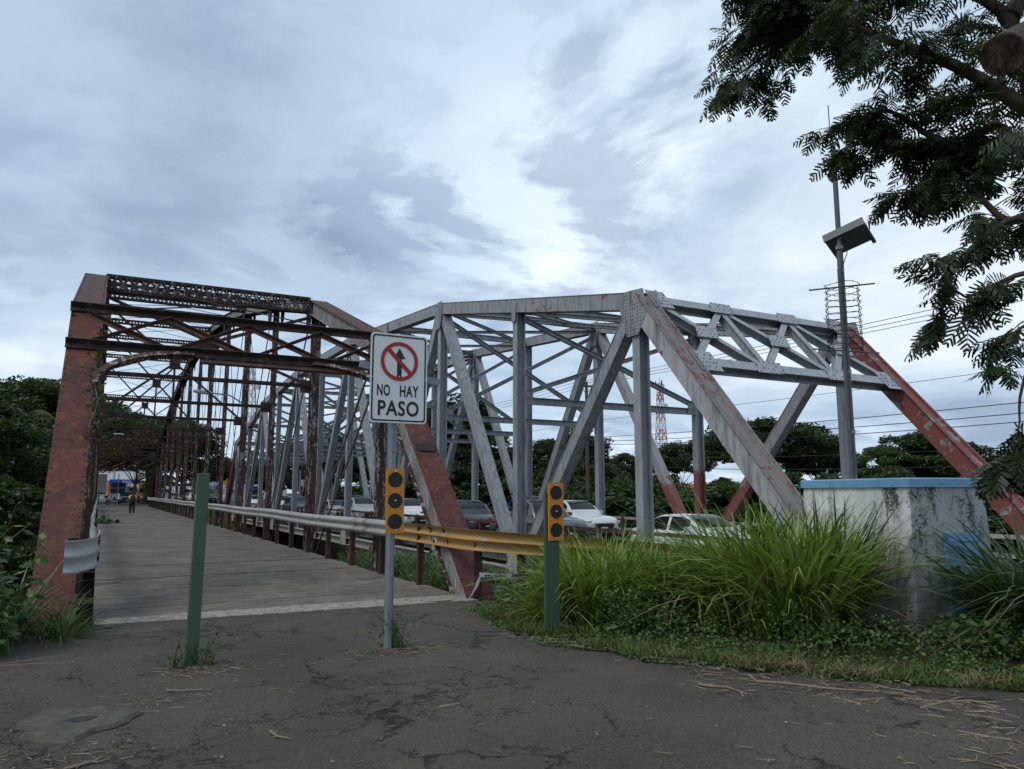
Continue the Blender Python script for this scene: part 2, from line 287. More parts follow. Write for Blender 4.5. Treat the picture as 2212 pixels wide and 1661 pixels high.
# ------------------------------------------------------------------ mesh helpers
ORG = {}
def V3(p): return Vector((float(p[0]), float(p[1]), float(p[2])))
class MB:
    def __init__(s): s.v = []; s.f = []; s.smooth = []
    def add(s, vs, fs, smooth=False):
        o = len(s.v); s.v += [tuple(v) for v in vs]; s.f += [tuple(i+o for i in f) for f in fs]; s.smooth += [smooth]*len(fs); return s
    def box(s, c, d, rz=0, M=None):
        x, y, z = d[0]/2, d[1]/2, d[2]/2
        vs = [Vector((sx*x, sy*y, sz*z)) for sx in (-1, 1) for sy in (-1, 1) for sz in (-1, 1)]
        if M is not None: vs = [M @ v for v in vs]
        elif rz: m = Matrix.Rotation(rz, 3, 'Z'); vs = [m @ v for v in vs]
        c = V3(c); return s.add([v+c for v in vs], [(0, 1, 3, 2), (4, 6, 7, 5), (0, 4, 5, 1), (2, 3, 7, 6), (0, 2, 6, 4), (1, 5, 7, 3)])
    def prism(s, p, q, prof, side, up):          # profile (a along side, b along up) swept p->q
        p, q = V3(p), V3(q); n = len(prof)
        vs = [p+side*a+up*b for a, b in prof] + [q+side*a+up*b for a, b in prof]
        fs = [(i, (i+1) % n, n+(i+1) % n, n+i) for i in range(n)] + [tuple(range(n))[::-1], tuple(range(n, 2*n))]
        return s.add(vs, fs)
    @staticmethod
    def frame(p, q, hint):
        d = (V3(q)-V3(p)).normalized(); h = V3(hint); side = d.cross(h)
        if side.length < 1e-4: side = d.cross(Vector((0.3, .9, .1)))
        side.normalize(); up = side.cross(d).normalized(); return d, side, up
    def beam(s, p, q, w, h, hint=(0, 0, 1)):     # w across (side), h along the hint
        d, sd, up = s.frame(p, q, hint); a, b = w/2, h/2
        return s.prism(p, q, [(-a, -b), (a, -b), (a, b), (-a, b)], sd, up)
    def ibeam(s, p, q, w, h, t=.025, hint=(0, 0, 1)):     # web along hint, flanges across
        d, sd, up = s.frame(p, q, hint); p, q = V3(p), V3(q); a, b = w/2, h/2; k = t/2
        return s.prism(p, q, [(-a, -b), (a, -b), (a, -b+t), (k, -b+t), (k, b-t), (a, b-t), (a, b), (-a, b), (-a, b-t), (-k, b-t), (-k, -b+t), (-a, -b+t)], sd, up)
    def angle(s, p, q, w, t=.015, hint=(0, 0, 1), sg=1):
        d, sd, up = s.frame(p, q, hint); sd = sd*sg
        return s.prism(p, q, [(0, 0), (w, 0), (w, t), (t, t), (t, w), (0, w)], sd, up)
    def tube(s, pts, r, n=8, cap=True):
        pts = [V3(p) for p in pts]; rs = r if isinstance(r, (list, tuple)) else [r]*len(pts); vs = []; fs = []
        prev = None
        for i, p in enumerate(pts):
            d = (pts[min(i+1, len(pts)-1)]-pts[max(i-1, 0)]).normalized()
            h = prev if prev is not None else (Vector((0, 0, 1)) if abs(d.z) < .9 else Vector((1, 0, 0)))
            sd = d.cross(h).normalized(); up = sd.cross(d).normalized(); prev = up
            for k in range(n):
                a = 2*PI*k/n; vs.append(p+(sd*math.cos(a)+up*math.sin(a))*rs[i])
        for i in range(len(pts)-1):
            for k in range(n): fs.append((i*n+k, i*n+(k+1) % n, (i+1)*n+(k+1) % n, (i+1)*n+k))
        s.add(vs, fs, n > 5)
        if cap: s.add(vs[:n], [tuple(range(n))[::-1]]); s.add(vs[-n:], [tuple(range(n))])
        return s
    def disc(s, c, nrm, r, t=.004, n=28, r0=0.):      # disc or ring plate
        c = V3(c); nrm = V3(nrm).normalized(); a = nrm.orthogonal().normalized(); b = nrm.cross(a); vs = []; fs = []
        if r0 == 0:
            for z in (0, t): vs += [c+nrm*z+(a*math.cos(2*PI*k/n)+b*math.sin(2*PI*k/n))*r for k in range(n)]
            fs = [tuple(range(n))[::-1], tuple(range(n, 2*n))]+[(k, (k+1) % n, n+(k+1) % n, n+k) for k in range(n)]
        else:
            for z in (0, t):
                for rr in (r0, r): vs += [c+nrm*z+(a*math.cos(2*PI*k/n)+b*math.sin(2*PI*k/n))*rr for k in range(n)]
            for k in range(n):
                j = (k+1) % n; fs += [(2*n+k, 3*n+k, 3*n+j, 2*n+j), (n+k, n+j, 3*n+j, 3*n+k), (k, 2*n+k, 2*n+j, j), (k, j, n+j, n+k)]
        return s.add(vs, fs)
    def rivet(s, c, nrm, r=.018):
        c = V3(c); nrm = V3(nrm).normalized(); a = nrm.orthogonal().normalized(); b = nrm.cross(a)
        ring = lambda rr, z: [c+nrm*z+(a*math.cos(PI*k/3)+b*math.sin(PI*k/3))*rr for k in range(6)]
        return s.add(ring(r, -.002)+ring(r*.8, r*.5)+[c+nrm*r*.8], [(k, (k+1) % 6, 6+(k+1) % 6, 6+k) for k in range(6)]+[(6+k, 6+(k+1) % 6, 12) for k in range(6)], True)
    def lacing(s, p, q, width, axis, bar=.045, t=.012, pitch=None, double=False, nrm=None):
        p, q, axis = V3(p), V3(q), V3(axis).normalized(); d = q-p; Lh = d.length; pitch = pitch or width; n = max(2, int(Lh/pitch))
        nr = V3(nrm).normalized() if nrm is not None else d.cross(axis).normalized()
        for i in range(n):
            a = p+d*(i/n); b = p+d*((i+1)/n)
            for k in ((0, 1) if double else (i % 2,)):
                sg = 1 if k else -1
                s.beam(a+axis*(sg*width/2)+nr*(k*t*1.1), b-axis*(sg*width/2)+nr*(k*t*1.1), bar, t, nr)
        return s
    def plate(s, c, u, v, n, poly, t):      # polygon plate (a along u, b along v) of thickness t along n
        c, u, v, n = V3(c), V3(u).normalized(), V3(v).normalized(), V3(n).normalized(); m = len(poly)
        vs = [c+u*a+v*b-n*(t/2) for a, b in poly]+[c+u*a+v*b+n*(t/2) for a, b in poly]
        return s.add(vs, [tuple(range(m))[::-1], tuple(range(m, 2*m))]+[(i, (i+1) % m, m+(i+1) % m, m+i) for i in range(m)])
    def build(s, name, mat, parent=None, bevel=0, **kw):
        me = bpy.data.meshes.new(name); o0 = ORG.get(parent.name if parent else None, Vector())
        me.from_pydata([(v[0]-o0[0], v[1]-o0[1], v[2]-o0[2]) for v in s.v], [], s.f)
        me.polygons.foreach_set('use_smooth', s.smooth)
        return finish(name, me, mat, parent, bevel, **kw)
def finish(name, me, mat, parent=None, bevel=0, label=None, cat=None, group=None, kind=None):
    me.materials.append(MT[mat] if isinstance(mat, str) else mat)
    o = bpy.data.objects.new(name, me); COL.objects.link(o); o.parent = parent
    if parent is not None: ORG[o.name] = ORG.get(parent.name, Vector())
    if bevel:
        b = o.modifiers.new('bevel', 'BEVEL'); b.width = bevel; b.segments = 2; b.limit_method = 'ANGLE'; b.angle_limit = R(40)
    tag(o, label, cat, group, kind); return o
def tag(o, label=None, cat=None, group=None, kind=None):
    for k, v in (('label', label), ('category', cat), ('group', group), ('kind', kind)):
        if v: o[k] = v
    return o
def thing(name, loc, label, cat, group=None, rz=0, local=False):
    o = bpy.data.objects.new(name, None); COL.objects.link(o); o.empty_display_size = .2
    o.location = V3(loc); o.rotation_euler = (0, 0, rz); ORG[o.name] = Vector() if local else V3(loc)
    return tag(o, label, cat, group)
def np_obj(name, V, F, mat, parent=None, smooth=False, **kw):
    V = np.asarray(V, np.float32); F = np.asarray(F, np.int32)
    if parent is not None and parent.name in ORG: V = V-np.array(ORG[parent.name], np.float32)
    me = bpy.data.meshes.new(name); k = F.shape[1]
    me.vertices.add(len(V)); me.vertices.foreach_set('co', V.ravel())
    me.loops.add(F.size); me.loops.foreach_set('vertex_index', F.ravel())
    me.polygons.add(len(F)); me.polygons.foreach_set('loop_start', np.arange(len(F), dtype=np.int32)*k)
    me.polygons.foreach_set('loop_total', np.full(len(F), k, np.int32))
    if smooth: me.polygons.foreach_set('use_smooth', np.ones(len(F), bool))
    me.update(calc_edges=True); return finish(name, me, mat, parent, **kw)
def copy_tree(o, parent=None):
    c = o.copy(); COL.objects.link(c); c.parent = parent
    for ch in o.children: copy_tree(ch, c)
    return c
def unit(a): return a/np.maximum(np.linalg.norm(a, axis=-1, keepdims=True), 1e-9)
def kites(c, size, aspect=.5, upb=.6, tri=True, axis=None):        # folded leaf shapes
    n = len(c); d = unit(rng.normal(size=(n, 3))*(1, 1, .6)) if axis is None else unit(axis)
    nn = unit(rng.normal(size=(n, 3))+np.array([0, 0, upb*2.])); sd = unit(np.cross(d, nn)); nn = np.cross(sd, d); sz = np.asarray(size).reshape(-1, 1)
    base = c-d*sz*.5; tip = c+d*sz*.5; m = c+nn*sz*.07; l = c-d*sz*.08+sd*sz*aspect*.5-nn*sz*.04; r = c-d*sz*.08-sd*sz*aspect*.5-nn*sz*.04
    V = np.stack([base, l, m, r, tip], 1).reshape(-1, 3); o = (np.arange(n)*5)[:, None]
    F = np.concatenate([o+np.array([[0, 2, 1]]), o+np.array([[2, 4, 1]]), o+np.array([[0, 3, 2]]), o+np.array([[2, 3, 4]])]); return V, F
def quads(c, size, aspect=.55, upb=.5):                # flat kite leaves for far crowns
    n = len(c); d = unit(rng.normal(size=(n, 3))*(1, 1, .5)); nn = unit(rng.normal(size=(n, 3))+np.array([0, 0, upb*2.])); sd = unit(np.cross(d, nn)); sz = np.asarray(size).reshape(-1, 1)
    V = np.stack([c-d*sz*.5, c+sd*sz*aspect*.5, c+d*sz*.5, c-sd*sz*aspect*.5], 1).reshape(-1, 3)
    return V, (np.arange(n)*4)[:, None]+np.array([[0, 1, 2, 3]])
def blades(base, az, L, Wd, lean, droop, seg=6):
    n = len(base); t = np.linspace(0, 1, seg+1)[None, :]; L = L[:, None]; lean = lean[:, None]; droop = droop[:, None]
    r = L*(lean*t+droop*.75*t**2.3); z = L*(t*np.sqrt(np.maximum(.05, 1-lean**2*.6))-droop*.62*t**2.8)
    ca, sa = np.cos(az)[:, None], np.sin(az)[:, None]; tw = rng.uniform(-.7, .7, (n, 1)); w = Wd[:, None]*.5*np.minimum(1, .45+2.2*t)*(1-t**2.2)+.0006
    cx = base[:, 0:1]+r*ca; cy = base[:, 1:2]+r*sa; cz = base[:, 2:3]+z
    sx = -np.sin(az[:, None]+tw); sy = np.cos(az[:, None]+tw); sz = .25*rng.uniform(-1, 1, (n, 1))
    A = np.stack([cx+sx*w, cy+sy*w, cz+sz*w], -1); B = np.stack([cx-sx*w, cy-sy*w, cz-sz*w], -1)
    V = np.stack([A, B], 2).reshape(-1, 3); k = (seg+1)*2
    q = np.array([[2*i, 2*i+1, 2*i+3, 2*i+2] for i in range(seg)]); F = ((np.arange(n)*k)[:, None, None]+q[None]).reshape(-1, 4); return V, F
def cat_mesh(parts):
    Vs, Fs, o = [], [], 0
    for V, F in parts: Vs.append(V); Fs.append(F+o); o += len(V)
    return np.concatenate(Vs), np.concatenate(Fs)
def sstep(a, b, x): t = np.clip((x-a)/(b-a), 0, 1); return t*t*(3-2*t)
def text_mesh(body, width, height, bold=.02, sp=1.):
    c = bpy.data.curves.new('lettering', 'FONT'); c.body = body; c.size = 1; c.offset = bold; c.extrude = .02; c.space_character = sp; c.resolution_u = 4
    o = bpy.data.objects.new('lettering', c); COL.objects.link(o); dg = bpy.context.evaluated_depsgraph_get()
    me = bpy.data.meshes.new_from_object(o.evaluated_get(dg)); bpy.data.objects.remove(o, do_unlink=True); bpy.data.curves.remove(c)
    v = np.zeros(len(me.vertices)*3, np.float32); me.vertices.foreach_get('co', v); v = v.reshape(-1, 3)
    lo, hi = v.min(0), v.max(0); v = (v-(lo+hi)/2)/(hi-lo)*np.array([width, height, .003]); me.materials.clear()
    return me, v
def place_text(name, body, cen, width, height, u, up, nrm, mat, parent, bold=.02, sp=1., warp=None):
    me, v = text_mesh(body, width, height, bold, sp); u, up, nrm = (np.array(a, float) for a in (u, up, nrm))
    P = np.array(cen)+v[:, :1]*u+v[:, 1:2]*up+v[:, 2:3]*nrm
    if warp: P = warp(v, P)
    P = P-np.array(ORG.get(parent.name, (0, 0, 0))); me.vertices.foreach_set('co', P.astype(np.float32).ravel()); me.update()
    return finish(name, me, mat, parent)
# ================================================================== terrain, road, water
def zt(x, y):
    x = np.asarray(x, float); y = np.asarray(y, float)
    base = -.04-.5*sstep(8.5, 12.5, x)*(1-sstep(26, 40, x)) - .25*sstep(1., 6., -x)*(1-sstep(60, 90, y))
    mid = sstep(5.8, 8, x)*(1-sstep(11, 14, x))
    ydrop = np.where(x < -.8, 9.6, 10.75)
    rav = sstep(0, 11, y-ydrop)*(1-mid)+mid*(.13*sstep(0, 3, y-11)+.87*sstep(27, 37, y))
    under = sstep(-.75, -.55, x)*(1-sstep(5.6, 6.2, x))*sstep(10.62, 10.75, y)
    rav = np.maximum(rav, .09*under)*(1-sstep(80, 93, y))
    right = sstep(24, 34, x)
    rav = rav*(1-.45*right)
    z = base-6.8*rav+.5*np.sin(x*.31+1)*np.sin(y*.23)*rav
    far = sstep(95, 200, np.hypot(x, y)); return z+far*.15*np.sin(x*.02)*np.cos(y*.017)
def terrain():
    xs = np.concatenate([np.linspace(-700, -60, 14), np.linspace(-55, -8, 22), np.linspace(-7, 28, 110), np.linspace(29, 80, 24), np.linspace(90, 800, 14)])
    ys = np.concatenate([np.linspace(-80, -4, 10), np.linspace(-3, 40, 130), np.linspace(41, 110, 50), np.linspace(115, 1100, 18)])
    X, Y = np.meshgrid(xs, ys); Z = zt(X, Y); n, m = X.shape
    V = np.stack([X, Y, Z], -1).reshape(-1, 3); i = np.arange((n-1)*m).reshape(n-1, m)[:, :-1].ravel()
    np_obj('ground', V, np.stack([i, i+1, i+m+1, i+m], 1), 'soil', smooth=True, kind='structure', label='grassy and earthy ground falling into the river bed under both bridges', cat='ground')
    mb = MB(); mb.box((0, 51, -6.35), (700, 34, .1)); mb.build('river', 'water', kind='structure', label='brown river running beneath the two bridges', cat='river')
terrain()
EDGE = [(5.0, 10.62), (4.75, 9.6), (4.45, 8.4), (4.4, 7.2), (4.75, 6.3), (5.25, 5.5), (6.0, 4.5), (6.9, 3.6), (8.2, 2.3), (10, .4), (14, -4)]
def edge_x(y):
    ys = [e[1] for e in EDGE][::-1]; xs = [e[0] for e in EDGE][::-1]; return np.interp(y, ys, xs)
def asphalt():
    ys = np.concatenate([np.linspace(-40, -4.2, 12), np.linspace(-4, 10.6, 120)]); V = []; m = 60
    for y in ys:
        xr = edge_x(y)+.09*math.sin(y*7)+.06*math.sin(y*17.3+1)+.04*math.sin(y*41)
        xl = -9 if y < 8.6 else -9+(y-8.6)/2*8.95
        for k in range(m):
            t = k/(m-1); x = xl+(xr-xl)*t
            V.append((x, y, .002+.012*math.sin(x*1.7+y*.6)*math.sin(y*1.3)-.02*max(0, t-.96)/.04))
    V = np.array(V); n = len(ys); i = np.arange((n-1)*m).reshape(n-1, m)[:, :-1].ravel()
    np_obj('road', V, np.stack([i, i+1, i+m+1, i+m], 1), 'asphalt', smooth=True, kind='structure', label='dark cracked asphalt road leading up to the old bridge', cat='road')
    # far approach of the old bridge, and the road over the newer bridge
    mb = MB(); mb.box((2.4, 168, .0), (7, 147, .06)); mb.build('far_road', 'road_asphalt', kind='structure', label='asphalt road running on beyond the old bridge', cat='road')
    mb = MB()
    pts = [(17.7, -60), (17.7, 9.6)]; mb.box((17.7, -25, -.56), (8.2, 69.4, .1))
    mb.build('highway', 'road_asphalt', kind='structure', label='asphalt approach road to the grey bridge', cat='road')
    mb = MB(); pr = None
    path = [(17.7, 96.6), (17.7, 108), (16.5, 122), (13.5, 140), (9.5, 160), (6, 190), (4, 230)]
    L_ = []; 
    for i, (x, y) in enumerate(path):
        a, b = path[max(0, i-1)], path[min(len(path)-1, i+1)]; d = Vector((b[0]-a[0], b[1]-a[1], 0)).normalized(); sd = Vector((d.y, -d.x, 0)); z = -.5+.56*min(1, i/3)
        L_ += [V3((x, y, z))-sd*4, V3((x, y, z))+sd*4]
    mb.add(L_, [(2*i, 2*i+1, 2*i+3, 2*i+2) for i in range(len(path)-1)])
    mb.build('far_highway', 'road_asphalt', kind='structure', label='asphalt road curving away beyond the grey bridge', cat='road')
asphalt()

# ================================================================== the old rusty bridge
def old_bridge():
    B = thing('truss_bridge', (2.45, 10.2, 0), 'old rust red riveted truss bridge with concrete deck, on the left', 'bridge')
    XL, XR = -.41, 5.22; P = 6.0; NP = 14; Yk = [10.5]+[15.5+P*k for k in range(NP-1)]+[92.6]
    zt_ = [0, 4.75, 6.93, 8.3, 9.4, 10.25, 10.8, 11.05]; Z = lambda k: zt_[k] if k <= 7 else zt_[14-k]
    ZB = -.35
    U = lambda x, k: V3((x, Yk[k], Z(k))) if 0 < k < NP else V3((x, Yk[k], ZB))
    Lo = lambda x, k: V3((x, Yk[k], ZB))
    # deck strips
    y = 11.16; i = 0; r = random.Random(3)
    while y < 94.6:
        w = r.uniform(.84, 1.12); mb = MB(); xr = 5.09+.02*math.sin(y*.7); xl = .05
        dz = r.uniform(-.007, .007); n = 8; vs = []; g = r.uniform(.004, .018) if y < 45 else .014
        jt = [r.uniform(-.02, .02) for _ in range(2*n)]
        for s_, yy in ((0, y+g/2), (1, y+w-g/2)):
            for k in range(n):
                x = xl+(xr-xl)*k/(n-1); vs.append((x, yy+(jt[s_*n+k] if y < 40 else 0), dz-.004*r.random()))
        top = len(vs); vs += [(v[0], v[1], -.22) for v in vs[:top]]
        fs = [(k, k+1, n+k+1, n+k) for k in range(n-1)]+[(k+1, k, top+k, top+k+1) for k in range(n-1)]+[(n+k, n+k+1, top+n+k+1, top+n+k) for k in range(n-1)]
        fs += [(0, n, top+n, top), (2*n-1, n-1, top+n-1, top+2*n-1)]
        mb.add(vs, fs); mb.build('deck_strip', 'deck', B); y += w; i += 1
    mb = MB(); mb.box((2.6, 52.8, -.235), (5.0, 83.6, .03)); mb.build('deck_underlay', 'black_trim', B)
    # pale aggregate concrete strip at the joint
    mb = MB(); a = [(.06, 10.72), (5.06, 10.42), (5.1, 10.74), (.06, 10.99)]
    vs = []
    for k in range(21):
        t = k/20; vs += [(.06+5.02*t, 10.70-.27*t, .012), (.06+5.02*t, 11.145-.01*math.sin(k), .012)]
    nb = len(vs); vs += [(x, y_, -.2) for x, y_, z in vs]
    fs = [(2*k, 2*k+2, 2*k+3, 2*k+1) for k in range(20)]+[(2*k, nb+2*k, nb+2*k+2, 2*k+2) for k in range(20)]+[(0, 1, nb+1, nb), (40, nb+40, nb+41, 41)]
    mb.add(vs, fs); mb.build('joint_strip', 'aggregate', B)
    # floor beams and stringers, abutment
    for k in range(1, NP):
        mb = MB(); mb.ibeam((XL, Yk[k], -.62), (XR, Yk[k], -.62), .25, .6, .03); mb.build('floor_beam', 'dark_rust', B)
    for x in (.4, 1.8, 3.2, 4.6):
        mb = MB(); mb.ibeam((x, 10.8, -.45), (x, 94.4, -.45), .18, .38, .025); mb.build('stringer', 'dark_rust', B)
    for yy in (10.85, 94.8):
        mb = MB(); mb.box((2.45, yy+.2, -2.6), (7.2, .8, 4.4)); mb.build('abutment', 'concrete_pier', B)
    for x, sgn in ((XL, 1), (XR, -1)):           # sgn: direction towards the roadway
        for near in (0, 1):
            k1 = 1 if near == 0 else NP-1; k0 = 0 if near == 0 else NP
            p, q = Lo(x, k0), U(x, k1); d = (q-p).normalized(); side = Vector((1, 0, 0)); nr = side.cross(d); 
            if nr.y*(1 if near else -1) < 0: nr = -nr      # outward (towards traveller)
            e = thing('end_post', p, None, None); e.parent = B; e.location = p-ORG[B.name]; 
            m = MB(); m.beam(p+nr*.17-d*.15, q+nr*.17+d*.02, .47, .018, nr); f = m.build('cover_plate', 'red_paint', e)
            m = MB()
            if near == 0:
                ln = (q-p).length; nn = int(ln/.155)
                for i in range(nn):
                    for s_ in (-1, 1): m.rivet(p+d*(ln*(i+.5)/nn)+nr*.179+side*(s_*.20), nr, .017)
                m.build('rivets', 'red_paint', e, kind='stuff')
            for s_ in (-1, 1):
                m = MB(); m.beam(p+side*(s_*.185)-nr*.025-d*.1, q+side*(s_*.185)-nr*.025, .016, .37, nr)
                m.build('side_plate', 'peeling' if s_*sgn > 0 or x > 2 else 'red_paint', e)
                m = MB(); m.beam(p+side*(s_*.21)-nr*.21, q+side*(s_*.21)-nr*.21, .10, .014, nr); m.build('flange', 'rust_lattice', e)
            m = MB(); m.lacing(p-nr*.217, q-nr*.217, .36, side, .05, .012, .32); m.build('lacing', 'rust_lattice', e)
            if near == 0 and x > 2:      # builder's plate
                c = p+d*((q-p).length*.515)+nr*.179; v = d
                m = MB(); m.plate(c+nr*.012, side, v, nr, [(-.155, -.10), (.155, -.10), (.165, -.05), (.165, .07), (.13, .11), (-.13, .11), (-.165, .07), (-.165, -.05)], .022)
                bp = m.build('name_plate', 'bronze', e, label='small cast bronze plate with raised lines of writing')
                m = MB()
                for r_ in range(4): 
                    wv = [.11, .06, .085, .10][r_]
                    for g in range(int(wv*2/.026)): m.beam(c+nr*.025+v*(.065-.042*r_)+side*(-wv+.026*g), c+nr*.025+v*(.065-.042*r_)+side*(-wv+.026*g+.017), .02, .006, nr)
                m.build('raised_letters', 'brown_steel', bp, kind='stuff')
        # top chord
        for k in range(1, NP-1):
            p, q = U(x, k), U(x, k+1); d = (q-p).normalized(); side = Vector((1, 0, 0)); nr = side.cross(d).normalized()
            if nr.z < 0: nr = -nr
            m = MB(); m.beam(p+nr*.17, q+nr*.17, .52, .02, nr); c = m.build('top_chord', 'brown_steel' if k < 3 else 'dark_rust', B)
            for s_ in (-1, 1):
                m = MB(); m.beam(p+side*(s_*.19)-nr*.02, q+side*(s_*.19)-nr*.02, .016, .36, nr); m.beam(p+side*(s_*.215)-nr*.2, q+side*(s_*.215)-nr*.2, .09, .014, nr)
                m.build('chord_web', 'peeling' if s_*sgn > 0 else 'dark_rust', c)
            if k < 8:
                m = MB(); m.lacing(p-nr*.21, q-nr*.21, .34, side, .05, .012, .3); m.build('lacing', 'dark_rust', c)
            if k == 1:
                m = MB(); ln = (q-p).length
                for i in range(36):
                    for s_ in (-1, 1): m.rivet(p+d*(ln*(i+.5)/36)+nr*.18+side*(s_*.22), nr, .015)
                m.build('rivets', 'brown_steel', c, kind='stuff')
        # connection plates at the upper joints
        for k in range(1, NP):
            for s_ in (-1, 1):
                m = MB(); m.plate(U(x, k)+Vector((s_*.225, 0, -.16)), (0, 1, 0), (0, 0, 1), (1, 0, 0), [(-.35, .22), (.35, .22), (.28, -.35), (.1, -.5), (-.1, -.5), (-.28, -.35)], .014)
                m.build('gusset_plate', 'dark_rust', B)
        # verticals
        for k in range(1, NP):
            t_, b_ = U(x, k)-Vector((0, 0, .15)), Lo(x, k)-Vector((0, 0, .25)); wide = k % 2 == 0; w = .30 if wide else .2
            mat = 'rust_lattice'
            m = MB()
            for s_ in (-1, 1): m.beam(b_+Vector((0, s_*w/2, 0)), t_+Vector((0, s_*w/2, 0)), .22 if wide else .17, .014, (0, 1, 0))
            v = m.build('vertical_post', mat, B); m = MB()
            for s_ in (-1, 1):
                for e_ in (-1, 1): m.beam(b_+Vector((s_*(.1 if wide else .075), e_*(w/2-.035), 0)), t_+Vector((s_*(.1 if wide else .075), e_*(w/2-.035), 0)), .075, .012, (1, 0, 0))
            m.build('corner_angles', mat, v)
            if k < 11:
                m = MB()
                for s_ in (-1, 1): m.lacing(b_+Vector((s_*(.112 if wide else .088), 0, 0)), t_+Vector((s_*(.112 if wide else .088), 0, 0)), w-.04, (0, 1, 0), .04, .01, (w if wide else .2), not wide, (1, 0, 0))
                m.build('lacing', mat, v)
        # eyebar diagonals and thin counters
        for k in range(1, NP-1):
            if k == 6 or k == 7: prs = [(k, k+1, .03), (k+1, k, .03)]
            elif k < 6: prs = [(k, k+1, .07)]
            else: prs = [(k+1, k, .07)]
            if 3 <= k <= 10: prs.append(((k+1, k, .03) if k < 7 else (k, k+1, .03)))
            for a, b, w in prs:
                for off in ((-.12, .12) if w > .05 else (0,)):
                    m = MB(); o = Vector((off, 0, 0))
                    if w > .05: m.beam(U(x, a)+o, Lo(x, b)+o, w*.35, w, (0, 0, 1))
                    else: m.tube([U(x, a)+o, Lo(x, b)+o], .014, 5)
                    m.build('eyebar' if w > .05 else 'counter_rod', 'brown_steel', B)
        for k in range(NP):
            for off in (-.1, .1):
                m = MB(); m.beam(Lo(x, k)+Vector((off, 0, 0)), Lo(x, k+1)+Vector((off, 0, 0)), .03, .12, (0, 0, 1)); m.build('bottom_chord', 'brown_steel', B)
    # cross struts, sway frames, top rods
    def lat_strut(p, q, h, dbl, name='cross_strut', mat='dark_rust'):
        m = MB()
        for s_ in (-1, 1):
            for yo in (-.11, .11): m.angle(p+Vector((0, yo, s_*h/2)), q+Vector((0, yo, s_*h/2)), .075, .012, (0, 0, -s_), 1 if yo*s_ < 0 else -1)
        o = m.build(name, mat, B); m = MB()
        for yo in ((-.115, .115)): m.lacing(p+Vector((0, yo, 0)), q+Vector((0, yo, 0)), h-.03, (0, 0, 1), .045, .01, h*.55 if dbl else h*.6, dbl, (0, 1, 0))
        m.build('lacing', 'rust_lattice', o); return o
    for k in range(2, NP-1):
        h = .46 if k == 2 else .26
        lat_strut(U(XL, k)+Vector((.22, 0, -.02 if k == 2 else 0)), U(XR, k)+Vector((-.22, 0, 0)), h, k == 2)
        if True:
            zl = 4.55; zu = Z(k)-.35
            a, b = V3((XL+.1, Yk[k], zl)), V3((XR-.1, Yk[k], zl)); c = (a+b)/2
            m = MB(); m.angle(a, b, .10, .014, (0, 0, 1)); m.angle(a, b, .10, .014, (0, 0, 1), -1); m.build('sway_strut', 'dark_rust', B)
            zc = (zl+zu)/2
            if k % 2 == 0 and zu-zl > 1.5:
                for x0, x1 in ((XL+.1, XR-.1), (XR-.1, XL+.1)):
                    m = MB(); m.angle((x0, Yk[k]+.02*(1 if x0 < 1 else -1), zu), (x1, Yk[k]+.02*(1 if x0 < 1 else -1), zl), .085, .012, (0, 0, 1)); m.build('sway_diagonal', 'brown_steel', B)
                m = MB(); m.box((c.x, Yk[k]-.03, zc), (.42, .014, .42)); m.build('sway_gusset', 'brown_steel', B)
                m = MB(); m.beam((c.x, Yk[k], zc), (c.x, Yk[k], zl), .08, .05, (0, 1, 0)); m.build('hanger', 'brown_steel', B)
            for x in (XL+.22, XR-.22):
                m = MB(); m.box((x, Yk[k]-.04, zl+.02), (.36, .014, .36)); m.build('sway_gusset', 'brown_steel', B)
    for k in range(1, NP-1):
        for x0, x1 in ((XL, XR), (XR, XL)):
            m = MB(); m.tube([U(x0, k)+Vector((0, 0, .12)), U(x1, k+1)+Vector((0, 0, .12 if x0 < 1 else .09))], .016, 5); m.build('lateral_rod', 'dark_rust', B)
    # portals at both ends
    for near in (0, 1):
        k1 = 1 if near == 0 else NP-1; k0 = 0 if near == 0 else NP
        dl = (U(XL, k1)-Lo(XL, k0)); ln = dl.length; d = dl.normalized(); nr = Vector((1, 0, 0)).cross(d)
        if nr.y*(1 if near else -1) < 0: nr = -nr
        top = lambda t, off=.2: U(XL, k1)+(U(XR, k1)-U(XL, k1))*t+nr*off
        low = lambda t, off=.2: top(t, off)-d*1.12
        po = thing('portal_frame', U(XL, k1), None, None); po.parent = B; po.location = U(XL, k1)-ORG[B.name]
        for fn in (top, low):
            m = MB(); m.angle(fn(-.045), fn(1.04), .13, .018, nr); m.beam(fn(-.045, .215)-d*.05, fn(1.04, .215)-d*.05, .10, .016, nr)
            m.build('portal_strut', 'dark_rust', po)
            m = MB(); nn = 34
            if near == 0:
                for i in range(nn): m.rivet(fn((i+.5)/nn, .226)-d*.06, nr, .016)
                m.build('rivets', 'dark_rust', po, kind='stuff')
        n = 4
        for i in range(n):
            for dirn in (0, 1):
                a, b = (i/n, (i+1)/n) if dirn == 0 else ((i+1)/n, i/n); off = .17+.02*dirn
                m = MB(); m.angle(top(a, off)-d*.1, low(b, off), .085, .012, nr); m.build('portal_lacing', 'brown_steel', po)
        for i in range(n+1):
            for fn, s_ in ((top, -.12), (low, .03)):
                m = MB(); t = min(.965, max(.035, i/n)); m.plate(fn(t, .185)+d*s_, (1, 0, 0), d, nr, [(-.2, -.1), (.2, -.1), (.2, .1), (-.2, .1)], .012); m.build('portal_gusset', 'brown_steel', po)
